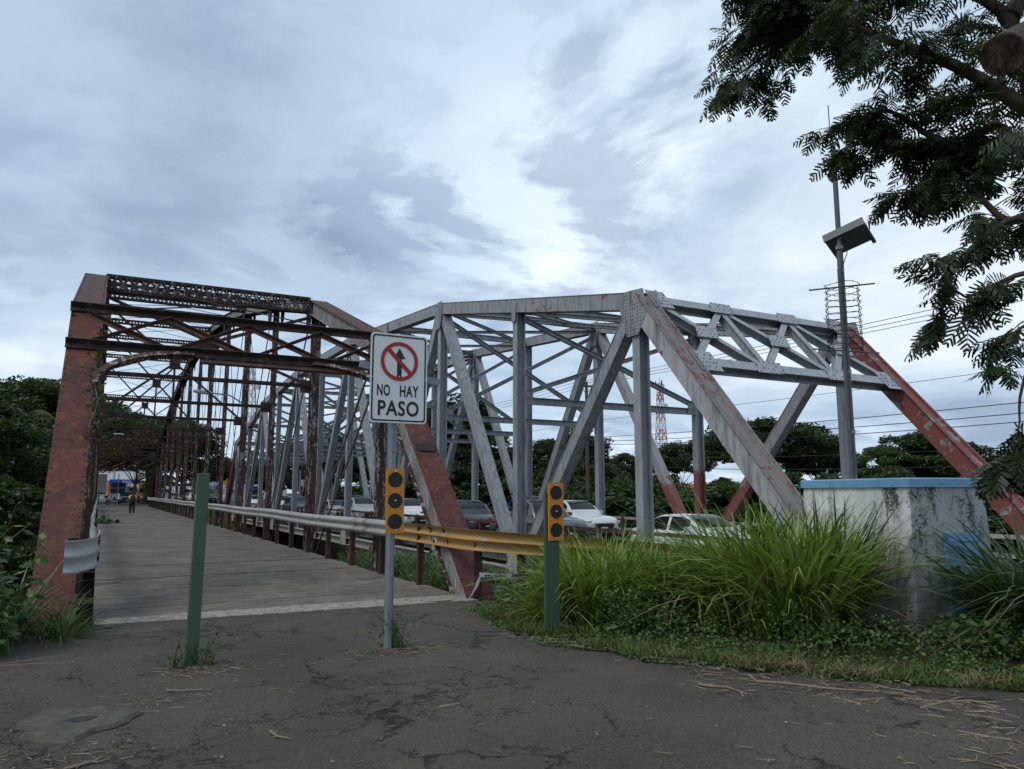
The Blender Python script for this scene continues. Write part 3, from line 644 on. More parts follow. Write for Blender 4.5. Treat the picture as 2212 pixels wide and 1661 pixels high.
        for s_ in (0, 1):        # arched knee braces
            pts = []
            for j in range(13):
                a = PI/2*j/12; tt = .285*(1-math.sin(a)); 
                t = .04+.27*(1-math.cos(a)); dd = 1.12+.08+1.0*(1-math.sin(a)); t = t if s_ == 0 else 1-t
                pts.append(top(t, .19)-d*dd)
            m = MB()
            for j in range(12): m.beam(pts[j], pts[j+1]+(pts[j+1]-pts[j])*.03, .03, .13, nr); m.beam(pts[j]+nr*.06, pts[j+1]+nr*.06+(pts[j+1]-pts[j])*.03, .10, .014, nr)
            m.build('knee_brace', 'rust_lattice', po)
        m = MB(); m.beam(low(.33, .16)-d*.17, low(.86, .16)-d*.17, .12, .05, nr); m.build('hanging_channel', 'brown_steel', po)
    # lamp on the bridge
    return B
old_bridge()

# ================================================================== newer grey bridge
def grey_bridge():
    B = thing('truss_bridge', (17.7, 9.7, -.5), 'newer grey painted truss bridge carrying the traffic jam, on the right', 'bridge')
    XN, XF = 13.4, 22.0; P = 7.2; Y0 = 9.75; NP = 12; Yk = [Y0+P*k for k in range(NP+1)]; ZB = -1.3; ZD = -.5
    hh = {1: 7.05, 3: 9.95, 5: 10.95, 7: 10.95, 9: 9.95, 11: 7.05}
    for k in (2, 4, 6, 8, 10): hh[k] = (hh[k-1]+hh[k+1])/2
    U = lambda x, k: V3((x, Yk[k], hh[k])); Lo = lambda x, k: V3((x, Yk[k], ZB))
    def hmember(name, p, q, w, dep, mat, parent=B, hint=(1, 0, 0)):
        m = MB(); m.ibeam(p, q, w, dep, .022, hint); return m.build(name, mat, parent)
    def boxm(name, p, q, w, dep, mat, parent=B, lip=False, sub=None):
        d, sd, up = MB.frame(p, q, (0, 0, 1)); m = MB()
        for s_ in (-1, 1): m.beam(V3(p)+sd*(s_*w/2), V3(q)+sd*(s_*w/2), .022, dep, up)
        m.beam(V3(p)-up*(dep/2-.03), V3(q)-up*(dep/2-.03), w-.03, .02, up)
        o = m.build(name, mat, parent)
        m = MB(); m.beam(V3(p)+up*(dep/2-(.06 if lip else .0)), V3(q)+up*(dep/2-(.06 if lip else .0)), w-.03 if lip else w+.06, .02, up); m.build('cover_plate', sub or mat, o)
        if lip:
            m = MB()
            for s_ in (-1, 1): m.beam(V3(p)+sd*(s_*(w/2+.035))+up*(dep/2-.01), V3(q)+sd*(s_*(w/2+.035))+up*(dep/2-.01), .11, .02, up)
            m.build('edge_flange', sub or mat, o)
        return o
    for x in (XN, XF):
        far = x == XF; mtl = 'grey_paint'
        # end posts
        for k0, k1 in ((0, 1), (NP, NP-1)):
            near = k0 == 0
            boxm('end_post', Lo(x, k0), U(x, k1), .46, .56, ('red_grey' if far else 'grey_red') if near else 'red_grey', lip=True, sub=('red_grey' if far else 'grey_rust') if near else 'red_grey')
        for k in (1, 3, 5, 7, 9):
            p, q = U(x, k), U(x, k+2); boxm('top_chord', p, q, .42, .5, 'grey_chord')
        for k in range(1, NP):
            hmember('vertical_post', Lo(x, k), U(x, k)-Vector((0, 0, .12)), .32, .36, 'red_low' if far and k < 3 else 'grey_clean' if k % 2 else 'grey_paint')
        for k in range(1, NP):
            if k % 2 == 1:
                if k > 1: boxm('diagonal', U(x, k), Lo(x, k-1), .36, .36, 'red_low' if far and k < 4 else mtl)
                if k < NP-1: boxm('diagonal', U(x, k), Lo(x, k+1), .36, .40, 'red_low' if far and k == 1 else mtl)
        for k in range(NP):
            m = MB(); m.ibeam(Lo(x, k), Lo(x, k+1), .40, .42, .03); m.build('bottom_chord', 'beige_girder', B)
        # gusset plates
        for k in (1, 3, 5, 7, 9, 11):
            for s_ in (-1, 1):
                big = k in (1, 11); c = U(x, k)+Vector((s_*.245, 0, -.02)); m = MB()
                if big: poly = [(-.45, .30), (.30, .36), (.62, .30), (.62, -.16), (.30, -1.0), (-.22, -1.0), (-.62, -.35)] if k == 1 else [(.45, .30), (-.3, .36), (-.62, .30), (-.62, -.16), (-.30, -1.0), (.22, -1.0), (.62, -.35)]
                else: poly = [(-.42, .29), (.42, .29), (.42, -.3), (.22, -.95), (-.22, -.95), (-.42, -.3)]
                m.plate(c, (0, 1, 0), (0, 0, 1), (1, 0, 0), poly, .018); g = m.build('gusset_plate', 'grey_chord', B)
                if s_ < 0 and k < 6:
                    m = MB(); lo_x = min(a for a, b in poly); hi_x = max(a for a, b in poly)
                    yy = -.93
                    while yy < .28:
                        xx = lo_x+.06
                        while xx < hi_x-.04:
                            inside = False; j = len(poly)-1
                            for i in range(len(poly)):
                                (xi, yi), (xj, yj) = poly[i], poly[j]
                                if (yi > yy) != (yj > yy) and xx < (xj-xi)*(yy-yi)/(yj-yi)+xi: inside = not inside
                                j = i
                            if inside and random.random() < .8: m.rivet(c+Vector((s_*.009, xx+random.uniform(-.012, .012), yy)), (s_, 0, 0), .022)
                            xx += .115
                        yy += .105
                    m.build('rivets', 'galv_dark', g, kind='stuff')  # darker than the plate: shadow around the rivets put into their colour
        for k in (2, 4, 6, 8, 10):
            m = MB(); m.plate(U(x, k)+Vector((-.24, 0, -.18)), (0, 1, 0), (0, 0, 1), (1, 0, 0), [(-.2, .3), (.2, .3), (.12, -.45), (-.12, -.45)], .016); g = m.build('gusset_plate', 'grey_chord', B)
        for k in range(0, NP+1):
            for s_ in (-1, 1):
                m = MB(); c = Lo(x, k)+Vector((s_*.225, 0, .12)); m.plate(c, (0, 1, 0), (0, 0, 1), (1, 0, 0), [(-.6, -.35), (.6, -.35), (.6, .15), (.25, .6), (-.25, .6), (-.6, .15)], .018); g = m.build('lower_gusset', 'beige_girder', B)
                if s_ < 0 and k < 4 and x == XN:
                    m = MB()
                    for i in range(9):
                        for j in range(6): m.rivet(c+Vector((-.009, -.5+.125*i, -.28+.11*j if abs(-.5+.125*i) < .3 else -.28+.07*j)), (-1, 0, 0), .022)
                    m.build('rivets', 'beige_girder', g, kind='stuff')
    # portals: double lattice in the plane of the end posts
    for k0, k1 in ((0, 1), (NP, NP-1)):
        near = k0 == 0; d = (U(XN, k1)-Lo(XN, k0)).normalized(); nr = Vector((1, 0, 0)).cross(d)
        if nr.y*(-1 if near else 1) < 0: nr = -nr
        po = thing('portal_frame', U(XN, k1), None, None); po.parent = B; po.location = U(XN, k1)-ORG[B.name]
        a0 = .24/(XF-XN)
        T = lambda t, off=.1: U(XN, k1)+Vector(((XF-XN)*t, 0, 0))+nr*off-d*.12
        Bt = lambda t, off=.1: T(t, off)-d*2.75
        for fn in (T, Bt):
            m = MB(); m.ibeam(fn(a0), fn(1-a0), .34, .30, .024, nr); m.build('portal_strut', 'grey_clean', po)
        nn = 3; mem = []
        for i in range(nn): mem += [(T(max(a0, i/nn)), Bt((i+1)/nn if i < nn-1 else 1-a0)), (T((i+1)/nn if i < nn-1 else 1-a0), Bt(max(a0, i/nn)))]
        for i in range(1, nn): mem.append((T(i/nn), Bt(i/nn)))
        for i, (p, q) in enumerate(mem):
            m = MB(); dd = (q-p).normalized(); m.ibeam(p+dd*.12-nr*(.012*(i % 2)), q-dd*.12-nr*(.012*(i % 2)), .20, .24, .02, nr); m.build('portal_diagonal', 'grey_clean', po)
        spots = [(T(i/nn), .55, .34) for i in range(1, nn)]+[(Bt(i/nn), .6, .34) for i in range(1, nn)]+[(T(a0+.03), .34, .4), (T(1-a0-.03), .34, .4), (Bt(a0+.035), .36, .4), (Bt(1-a0-.035), .36, .4)]+[((T(i/nn)+Bt((i+1)/nn))/2, .5, .36) for i in range(nn)]
        for c, w, h in spots:
            m = MB(); sh = .12; m.plate(c+nr*.165, (1, 0, 0), d, nr, [(-w, -h*.75), (w*.55, -h*.75), (w, h*.75), (-w*.55, h*.75)] if w > .45 else [(-w, -h), (w, -h), (w, h), (-w, h)], .016); g = m.build('portal_gusset', 'grey_clean', po)
            if near:
                m = MB()
                for i in range(6):
                    for j in range(4):
                        if (i+j) % 2 == 0 or random.random() < .35: m.rivet(c+nr*.173+Vector((1, 0, 0))*(w*.8*(i/2.5-1))+d*(h*.6*(j/1.5-1)), nr, .024)
                m.build('rivets', 'dark_rust', g, kind='stuff')
    # cross struts, laterals and sway frames
    for k in range(1, NP):
        if k > 1 and k < NP-1 or True:
            m = MB(); m.ibeam(U(XN, k)+Vector((.22, 0, .02)), U(XF, k)+Vector((-.22, 0, .02)), .24, .28, .02); m.build('cross_strut', 'grey_paint', B)
        if 1 < k < NP-1:
            zl = 4.95; zu = hh[k]-.45
            m = MB(); m.ibeam((XN+.16, Yk[k], zl), (XF-.16, Yk[k], zl), .2, .26, .018); m.build('sway_strut', 'grey_paint', B)
            for s_, (x0, x1) in enumerate(((XN+.16, XF-.16), (XF-.16, XN+.16))):
                m = MB(); m.ibeam((x0, Yk[k]+.08*s_, zu), (x1, Yk[k]+.08*s_, zl+.25), .16, .18, .016); m.build('sway_diagonal', 'grey_paint', B)
            for x, s_ in ((XN+.36, 1), (XF-.36, -1)):
                m = MB(); m.box((x, Yk[k]-.06, zl+.1), (.4, .014, .5)); m.build('sway_gusset', 'grey_paint', B)
    for k in range(1, NP-1):
        for s_, (x0, x1) in enumerate(((XN, XF), (XF, XN))):
            m = MB(); m.ibeam(U(x0, k)+Vector((.2 if x0 < 15 else -.2, 0, -.12-.1*s_)), U(x1, k+1)+Vector((.2 if x1 < 15 else -.2, 0, -.12-.1*s_)), .16, .14, .014); m.build('lateral_brace', 'grey_chord', B)
    # floor
    for k in range(NP):
        m = MB(); m.box((17.7, (Yk[k]+Yk[k+1])/2, ZD-.11), (7.6, P-.03, .22)); m.build('deck_slab', 'road_asphalt', B)
    for k in range(NP+1):
        m = MB(); m.ibeam((XN, Yk[k], ZD-.62), (XF, Yk[k], ZD-.62), .3, .78, .03); m.build('floor_beam', 'beige_girder', B)
    for x in (14.2, 21.2):
        m = MB(); m.ibeam((x, Y0, ZD-.38), (x, Yk[-1], ZD-.38), .2, .3, .02); m.build('stringer', 'beige_girder', B)
    for y in (9.2, 96.9):
        m = MB(); m.box((17.7, y, -3.4), (11, 1.2, 3.6)); m.build('abutment', 'concrete_pier', B)
    # railings on both sides
    for x in (14.0, 21.4):
        rl = thing('railing', (x, Y0, ZD), None, None); rl.parent = B; rl.location = V3((x, Y0, ZD))-ORG[B.name]
        for z in (.42, .92):
            for k in range(NP):
                m = MB(); m.beam((x, Yk[k]+.01, ZD+z), (x, Yk[k+1]-.01, ZD+z), .07, .11); m.build('rail', 'brown_steel' if x < 15 else 'beige_girder', rl)
        for i in range(NP*2+1):
            m = MB(); m.beam((x+(.05 if x < 15 else -.05), Y0+i*P/2+.9, ZD-.2), (x+(.05 if x < 15 else -.05), Y0+i*P/2+.9, ZD+1.0), .12, .1, (1, 0, 0)); m.build('rail_post', 'brown_steel' if i % 2 else 'beige_girder', rl)
grey_bridge()

# ================================================================== guardrails
WP = [(.0, .155), (.035, .135), (.083, .100), (.083, .062), (.03, .02), (.0, .0), (.03, -.02), (.083, -.062), (.083, -.100), (.035, -.135), (.0, -.155)]
def wbeam(mb, pts, flip=1, squash=None, t=.006):
    pts = [V3(p) for p in pts]; rows = []
    for i, p in enumerate(pts):
        d = (pts[min(i+1, len(pts)-1)]-pts[max(i-1, 0)]); d.z = 0; d.normalize(); n = Vector((d.y, -d.x, 0))*flip
        s_ = squash[i] if squash else 1
        rows.append([p+n*(a*s_)+Vector((0, 0, b*(1.4-.4*s_))) for a, b in WP]+[p+n*(a*s_-t)+Vector((0, 0, b*(1.4-.4*s_))) for a, b in WP[::-1]])
    m = len(rows[0]); vs = [v for r_ in rows for v in r_]
    fs = [(i*m+k, i*m+(k+1) % m, (i+1)*m+(k+1) % m, (i+1)*m+k) for i in range(len(rows)-1) for k in range(m)]
    mb.add(vs, fs, True); mb.add(rows[0], [tuple(range(m))]); mb.add(rows[-1], [tuple(range(m))[::-1]])
def lerp_path(path, s):
    acc = 0
    for a, b in zip(path, path[1:]):
        a, b = V3(a), V3(b); l = (b-a).length
        if acc+l >= s: return a+(b-a)*((s-acc)/l)
        acc += l
    return V3(path[-1])
def plen(path): return sum((V3(b)-V3(a)).length for a, b in zip(path, path[1:]))
def guardrails():
    G = thing('guardrail', (5.0, 10.9, 0), 'long corrugated guardrail along the right deck edge, its near end painted yellow', 'guardrail')
    y = 13.95; i = 0; r = random.Random(5)
    while y < 94:
        y1 = min(94.4, y+4.05); n = 6; m = MB()
        wb = lambda yy: 4.925+.015*math.sin(yy*.8)+.01*math.sin(yy*2.1); zz = lambda yy: .895+.012*math.sin(yy*.55)
        off = .007*(i % 2); wbeam(m, [(wb(y+(y1+.18-y)*k/n)-off, y+(y1+.18-y)*k/n, zz(y+(y1-y)*k/n)) for k in range(n+1)], -1)
        m.build('rail_panel', 'rail_grey', G); y = y1; i += 1
    path = [(4.93, 14.15, .895), (4.93, 11.0, .89), (4.945, 10.7, .888), (5.02, 10.45, .885), (5.2, 10.25, .87), (5.7, 9.9, .83), (6.5, 9.45, .77), (7.4, 9.0, .69), (8.0, 8.4, .62), (8.55, 7.75, .56)]
    tot = plen(path); s = 0; i = 0; cuts = [0, .0, 3.45, 5.2, 6.8, tot-.05]
    for a, b in zip(cuts[1:], cuts[2:]):
        m = MB(); n = 10; wbeam(m, [lerp_path(path, min(tot, a+(b+.15-a)*k/n))+Vector((-.006*(i % 2), -.006*(i % 2), 0)) for k in range(n+1)], -1)
        pn = m.build('rail_panel', 'rail_yellow', G, label='rail panel with worn yellow paint')
        if i == 0:      # scrawled white word
            def warp(v, P):
                out = P.copy()
                for j in range(len(v)):
                    q = lerp_path(path, 2.25+v[j, 0]); q2 = lerp_path(path, 2.27+v[j, 0]); d = (q2-q); d.z = 0; d.normalize(); nn = Vector((d.y, -d.x, 0))*-1
                    zz = max(-.14, min(.14, v[j, 1]-.055+v[j, 0]*.0)); aa = np.interp(zz, [-.155, -.135, -.1, -.062, -.02, 0, .02, .062, .1, .135, .155], [0, .035, .083, .083, .03, 0, .03, .083, .083, .035, 0])
                    out[j] = np.array(q+nn*(aa+.0045+v[j, 2])+Vector((0, 0, zz)))
                return out
            place_text('painted_scrawl', 'MoNica', (0, 0, 0), .62, .14, (1, 0, 0), (0, 0, 1), (0, 1, 0), 'sign_white', pn, .0, 1., warp)
        i += 1
    m = MB()
    for s_ in (.15, 3.45, 3.53, 5.2, 5.28):
        for zz in (-.09, .09):
            p = lerp_path(path, s_); q = lerp_path(path, s_+.05); d = (q-p).normalized(); n = Vector((-d.y, d.x, 0)); m.disc(p+n*.08+Vector((0, 0, zz)), n, .018, .012, 8)
    m.build('bolts', 'galv', G, kind='stuff')
    y = 10.95
    for i in range(41):
        yy = 12.6+i*2.02; m = MB(); x = 4.97
        m.angle((x, yy, -.3), (x, yy, 1.0), .10 if i % 3 else .07, .012, (1, 0, 0)); m.beam((x+.09, yy+.004, -.3), (x+.09, yy+.004, .98), .012, .09, (0, 1, 0)); m.build('rail_post', 'brown_steel', G)
    for s_ in (4.4, 5.8, 7.3):
        p = lerp_path(path, s_); m = MB(); m.ibeam((p.x+.1, p.y+.1, -.3), (p.x+.1, p.y+.1, p.z+.1), .1, .12, .012, (1, 1, 0)); m.build('rail_post', 'brown_steel', G)
    m = MB(); m.beam((5.12, 10.52, -.2), (5.12, 10.52, .86), .14, .012, (0, 1, 0)); m.beam((5.185, 10.59, -.2), (5.185, 10.59, .86), .012, .14, (0, 1, 0)); m.build('end_rail_post', 'brown_steel', G)
    # left rail with a flared, bent end
    G2 = thing('guardrail', (-.02, 10.4, 0), 'dented grey guardrail along the left deck edge with flared bent end', 'guardrail')
    y = 11.3; i = 0
    while y < 94:
        y1 = min(94.4, y+4.05); n = 8; m = MB()
        wb = lambda yy: -.10+.15*math.exp(-(max(0, yy-11.2)/2.6)**2)
        wbeam(m, [(wb(y+(y1+.18-y)*k/n)+.006*(i % 2), y+(y1+.18-y)*k/n, .895+.015*math.sin(y*.5)) for k in range(n+1)], 1, [.22 if i < 2 else .7]*(n+1))
        m.build('rail_panel', 'rail_clean', G2); y = y1; i += 1
    m = MB(); pts = [(.045, 11.9, .89), (.05, 11.4, .885), (.045, 11.0, .88), (.0, 10.65, .87), (-.09, 10.45, .86), (-.19, 10.35, .85), (-.30, 10.34, .85)]
    wbeam(m, pts, 1, [.22, .22, .3, .45, .5, .45, .4]); m.build('flared_end', 'rail_clean', G2)
    for i in range(42):
        yy = 11.3+i*2.02; m = MB(); x = -.24
        m.ibeam((x, yy, -.4), (x, yy, 1.02), .11, .12, .012, (1, 0, 0)); m.build('rail_post', 'brown_steel' if i else 'black_trim', G2)
    # outer wooden-looking curb angle beside left edge
guardrails()
# ================================================================== sign post, bollards
def octpost(m, x, y, z0, z1, r, n=8, rot=PI/8):
    vs = [(x+r*math.cos(rot+2*PI*k/n), y+r*math.sin(rot+2*PI*k/n), z) for z in (z0, z1) for k in range(n)]
    m.add(vs, [(k, (k+1) % n, n+(k+1) % n, n+k) for k in range(n)]+[tuple(range(n))[::-1], tuple(range(n, 2*n))])
def rrect(w, h, r, n=6):
    out = []
    for cx, cy, a0 in ((w/2-r, h/2-r, 0), (-w/2+r, h/2-r, 90), (-w/2+r, -h/2+r, 180), (w/2-r, -h/2+r, 270)):
        for k in range(n+1): a = R(a0+90*k/n); out.append((cx+r*math.cos(a), cy+r*math.sin(a)))
    return out
def marker(parent, c, w, h, lean=0.):
    m = MB(); c = V3(c); nr = Vector((0, -1, 0)); m.plate(c, (1, 0, 0), (-lean, 0, 1), nr, [(-w/2, -h/2), (w/2, -h/2), (w/2, h/2), (-w/2, h/2)], .02)
    p = m.build('marker_board', 'marker_orange', parent); up = Vector((-lean, 0, 1)).normalized()
    for k in (-1, 0, 1):
        m = MB(); m.disc(c+up*(k*h*.322)+nr*.0105, nr, w*.40, .003, 32); m.build('black_disc', 'sign_black', p)
    for k in (-.455, 0, .455):
        m = MB(); m.rivet(c+up*(k*h)+nr*.016+Vector((.004, 0, 0)), nr, .011); m.build('bolt', 'bolt', p)
def sign_post():
    T = thing('sign_post', (2.735, 7.71, 0), 'tall galvanised post with a white no-entry sign and an orange marker board', 'sign')
    m = MB(); octpost(m, 2.735, 7.735, -.05, 3.2, .047); m.build('post', 'galv', T)
    m = MB()
    for z in (2.02, 2.18, 2.27): m.disc((2.74, 7.692, z), (0, -1, 0), .008, .002, 8)
    m.build('post_hole', 'black_trim', T, kind='stuff')
    m = MB(); m.beam((2.335, 7.675, 2.945), (3.245, 7.675, 2.80), .03, .075, (0, 0, 1)); m.build('cross_bar', 'galv', T)
    w, h = .645, .965; c = V3((2.762, 7.645, 2.812)); nr = Vector((0, -1, 0)); u = Vector((1, 0, 0)); up = Vector((0, 0, 1))
    m = MB(); m.plate(c, u, up, nr, rrect(w, h, .045), .006); S = m.build('sign_plate', 'sign_white', T)
    o = rrect(w-.035, h-.035, .035); i_ = rrect(w-.068, h-.068, .025); m = MB(); n = len(o)
    vs = [c+u*a+up*b+nr*z for z in (.0035, .0055) for (a, b) in o]+[c+u*a+up*b+nr*z for z in (.0035, .0055) for (a, b) in i_]
    m.add(vs, [q for k in range(n) for q in ((n+k, n+(k+1) % n, 3*n+(k+1) % n, 3*n+k), (k, (k+1) % n, n+(k+1) % n, n+k), (2*n+k, 3*n+k, 3*n+(k+1) % n, 2*n+(k+1) % n))]); m.build('border', 'sign_black', S)
    cc = c+up*.185; r1, r0 = .212, .172
    m = MB(); m.plate(cc-up*.045+nr*.0045, u, up, nr, [(-.026, -.125), (.026, -.125), (.026, .075), (.068, .075), (.0, .19), (-.068, .075), (-.026, .075)], .003); m.build('arrow', 'sign_black', S)
    m = MB(); a = R(-45); d = Vector((math.cos(a), 0, math.sin(a))); m.beam(cc-d*.185+nr*.0075, cc+d*.185+nr*.0075, .044, .003, nr); m.build('slash', 'sign_red', S)
    m = MB(); m.disc(cc+nr*.006, nr, r1, .004, 48, r0); m.build('ring', 'sign_red', S)
    for body, x, z, ww, hh in (('NO', -.172, -.135, .145, .125), ('HAY', .118, -.135, .215, .125), ('PASO', .0, -.325, .46, .165)):
        place_text('lettering', body, c+u*x+up*z+nr*.0045, ww, hh, u, up, nr, 'sign_black', S, .022, 1.08)
    for x, z in ((.012, .4), (.0, .02), (-.29, -.0), (.3, .0), (.012, -.43)):
        m = MB(); m.rivet(c+u*x+up*z+nr*.008, nr, .009); m.build('bolt', 'bolt', S)
    marker(T, (2.745, 7.645, 1.512), .20, .675, .012)
    T2 = thing('marker_post', (4.74, 7.77, 0), 'short green post with an orange three-disc marker board beside the tall grass', 'post')
    m = MB(); m.prism((4.73, 7.77, -.05), (4.73, 7.77, 1.6), [(-.095, -.045), (.095, -.045), (.095, .05), (.07, .05), (.07, -.02), (-.03, -.02), (-.03, .05), (-.055, .05), (-.055, -.005), (-.095, -.005)], Vector((1, 0, 0)), Vector((0, 1, 0))); m.build('post', 'green_paint', T2)
    m = MB()
    for z in (.93, .6, .3): m.disc((4.77, 7.7245, z), (0, -1, 0), .007, .002, 8)
    m.build('post_hole', 'black_trim', T2, kind='stuff')
    marker(T2, (4.765, 7.7, 1.375), .205, .675)
    T3 = thing('bollard_post', (.87, 7.88, 0), 'plain green square steel post standing in the asphalt on the left', 'post')
    m = MB(); m.prism((.865, 7.88, -.05), (.88, 7.88, 1.78), [(-.055, -.05), (.055, -.05), (.055, .05), (-.055, .05)], Vector((1, 0, 0)), Vector((0, 1, 0))); m.build('post', 'green_paint', T3, .006)
    m = MB()
    for z in (1.34, .93): m.disc((.885, 7.829, z), (0, -1, 0), .007, .002, 8)
    m.build('post_hole', 'black_trim', T3, kind='stuff')
sign_post()
def tape():
    T = thing('danger_tape', (5.2, 10.7, .3), 'white barrier tape printed PELIGRO tied to the guardrail end post', 'tape')
    m = MB(); a, b = V3((5.13, 10.49, .37)), V3((6.12, 10.45, .34)); n = 14; vs = []
    for k in range(n+1):
        t = k/n; p = a+(b-a)*t+Vector((0, 0, -.03*math.sin(PI*t))); tw = .25*math.sin(t*5); vs += [p+Vector((0, .03*tw, .035)), p+Vector((0, -.03*tw, -.035))]
    m.add(vs, [(2*k, 2*k+1, 2*k+3, 2*k+2) for k in range(n)], True); st = m.build('strip', 'tape_white', T)
    d = np.array((b-a).normalized()); 
    for t in (.27, .73):
        p = a+(b-a)*t+Vector((0, -.012, -.03*math.sin(PI*t)-.002)); place_text('lettering', 'PELIGRO', p, .36, .045, d, (0, 0, 1), (d[1], -d[0], 0), 'sign_black', st, .02, 1.1)
    m = MB(); pts = [(5.13, 10.47, .34), (5.07, 10.47, .2), (5.0, 10.46, .1), (4.94, 10.46, .03), (4.9, 10.46, .02)]
    vs = []
    for k, p in enumerate(pts): s_ = .02+.01*math.sin(k*2.); vs += [V3(p)+Vector((s_, 0, 0)), V3(p)-Vector((s_, 0, 0))]
    m.add(vs, [(2*k, 2*k+1, 2*k+3, 2*k+2) for k in range(len(pts)-1)], True); m.build('loose_end', 'tape_white', T)
tape()
# ================================================================== concrete hut with blue roof slab, mast
def hut():
    ph = R(15); e1 = Vector((math.sin(ph), math.cos(ph), 0)); e2 = Vector((math.cos(ph), -math.sin(ph), 0)); P = V3((8.6, 5.8, 0)); a, b = 2.1, 1.08
    T = thing('concrete_hut', P, 'small stained white concrete hut with blue roof edge, among tall grass', 'hut')
    zt_ = 1.66; bt = .06
    def ring(s, z, n=7): 
        o = P+e1*(a/2)+e2*(b/2); return [o+e1*(sa*(a/2+s))+e2*(sb*(b/2+s))+Vector((0, 0, z)) for sa, sb in ((-1, -1), (-1, 1), (1, 1), (1, -1))]
    names = ['door_wall', 'rear_wall', 'far_wall', 'front_wall']
    lo, hi = ring(bt, -.3), ring(0, zt_)
    for k in range(4):
        j = (k+1) % 4; m = MB(); nn = 8; vs = []
        for s_ in range(nn+1):
            for t in range(nn+1):
                q = (lo[k]*(1-s_/nn)+hi[k]*(s_/nn))*(1-t/nn)+(lo[j]*(1-s_/nn)+hi[j]*(s_/nn))*(t/nn); vs.append(q+Vector((random.uniform(-1, 1), random.uniform(-1, 1), 0))*(.004 if 0 < t < nn else 0))
        m.add(vs, [(s_*(nn+1)+t, s_*(nn+1)+t+1, (s_+1)*(nn+1)+t+1, (s_+1)*(nn+1)+t) for s_ in range(nn) for t in range(nn)], True)
        o = m.build('wall', 'plaster_shaded' if k == 0 else 'plaster', T)
    r0, r1, r2 = ring(.03, zt_-.0), ring(.03, zt_+.10), ring(.012, zt_+.115); m = MB(); vs = r0+r1+r2
    m.add(vs, [(k, (k+1) % 4, 4+(k+1) % 4, 4+k) for k in range(4)]+[(4+k, 4+(k+1) % 4, 8+(k+1) % 4, 8+k) for k in range(4)]+[(8, 9, 10, 11), (3, 2, 1, 0)]); rf = m.build('roof_slab', 'blue_paint', T)
    m = MB()
    for t in (.12, .47, .85): m.rivet(P+e1*(a*t)-e2*.031+Vector((0, 0, zt_+.035)), -e2, .014)
    for t in (.2, .8): m.rivet(P+e2*(b*t)-e1*.031+Vector((0, 0, zt_+.035)), -e1, .014)
    m.build('roof_bolts', 'blue_paint', rf, kind='stuff')
    # door on the right-hand wall (facing -e1)
    c = P+e2*(b*.60)-e1*.035; w, h = .42, 1.0; z0 = .08; tilt = lambda z: -e1*(bt*(1-(z+.3)/(zt_+.3)))
    def rect(u0, u1, za, zb, off): return [c+e2*u0+tilt(za)-e1*off+Vector((0, 0, za)), c+e2*u1+tilt(za)-e1*off+Vector((0, 0, za)), c+e2*u1+tilt(zb)-e1*off+Vector((0, 0, zb)), c+e2*u0+tilt(zb)-e1*off+Vector((0, 0, zb))]
    def slab(u0, u1, za, zb, o0, o1):
        m = MB(); A, Bq = rect(u0, u1, za, zb, o0), rect(u0, u1, za, zb, o1); m.add(A+Bq, [(4, 5, 6, 7), (0, 1, 5, 4), (1, 2, 6, 5), (2, 3, 7, 6), (3, 0, 4, 7)]); return m
    D = slab(-w/2, w/2, z0, z0+h-.07, -.03, .012).build('door', 'blue_paint', T)
    for u0, u1, za, zb in ((-w/2-.03, -w/2, z0-.03, z0+h), (w/2, w/2+.03, z0-.03, z0+h), (-w/2-.03, w/2+.03, z0+h-.065, z0+h+.03)):
        slab(u0, u1, za, zb, -.03, .022).build('door_frame', 'blue_paint', D)
    m = MB(); m.disc(rect(-.12, -.1, z0+.62, z0+.64, .012)[0], -e1, .03, .02, 14); m.build('lock', 'black_trim', D)
    m = MB(); m.box(rect(-.15, -.1, z0+.66, z0+.64, .02)[0], (.05, .02, .05), -ph); m.build('handle', 'blue_paint', D)
    # mast on the roof
    b0 = P+e1*1.25+e2*.21; M = thing('mast', b0+Vector((0, 0, 1.77)), 'tall steel mast with small solar panel and barbed wire guard, rising behind the hut', 'mast')
    x, y = b0.x, b0.y
    # lean measured along the photo
    top = V3((x-.0, y, 6.65)); m = MB(); m.tube([(x, y, .4), (x, y, 3.2), (x, y, 5.0)], .044, 12); m.tube([(x, y, 5.0), (x, y, 6.65)], .036, 12); m.build('pole', 'galv_dark', M)
    for z in (2.4, 3.25, 5.05, 6.1, 6.35):
        m = MB(); m.tube([(x, y, z), (x, y, z+.05)], .055, 12); m.build('collar', 'galv', M)
    m = MB(); m.tube([(x-.065, y-.02, .4), (x-.065, y-.02, 4.75)], .026, 8); m.build('conduit', 'galv_dark', M)
    m = MB(); m.tube([(x-.05, y, 6.1), (x-.05, y, 7.25)], .008, 6); m.build('antenna_rod', 'galv_dark', M)
    m = MB(); m.tube([(x-.02, y-.06, 5.3), (x+.07, y-.07, 5.0), (x-.05, y-.06, 4.75)], .007, 5); m.build('cable', 'wire', M)
    # solar panel tilted, seen from beneath; cross arms
    rt = Vector((_rt[0], _rt[1], 0)); fwv = Vector((rt.y*-1, rt.x, 0)); n0 = len(M.children)
    Lh = (rt*.36-fwv*.30+Vector((0, 0, .13))).normalized(); Dn = (rt*.35+fwv*.40-Vector((0, 0, .145))).normalized(); pc = V3((x, y, 5.30))+Lh*.04+Dn*.24-fwv*.06
    nrm = Lh.cross(Dn).normalized(); nrm = nrm if nrm.z > 0 else -nrm
    m = MB(); m.plate(pc, Lh, Dn, nrm, [(-.25, -.2), (.25, -.2), (.25, .26), (-.25, .26)], .02); sp = m.build('solar_panel', 'solar', M)
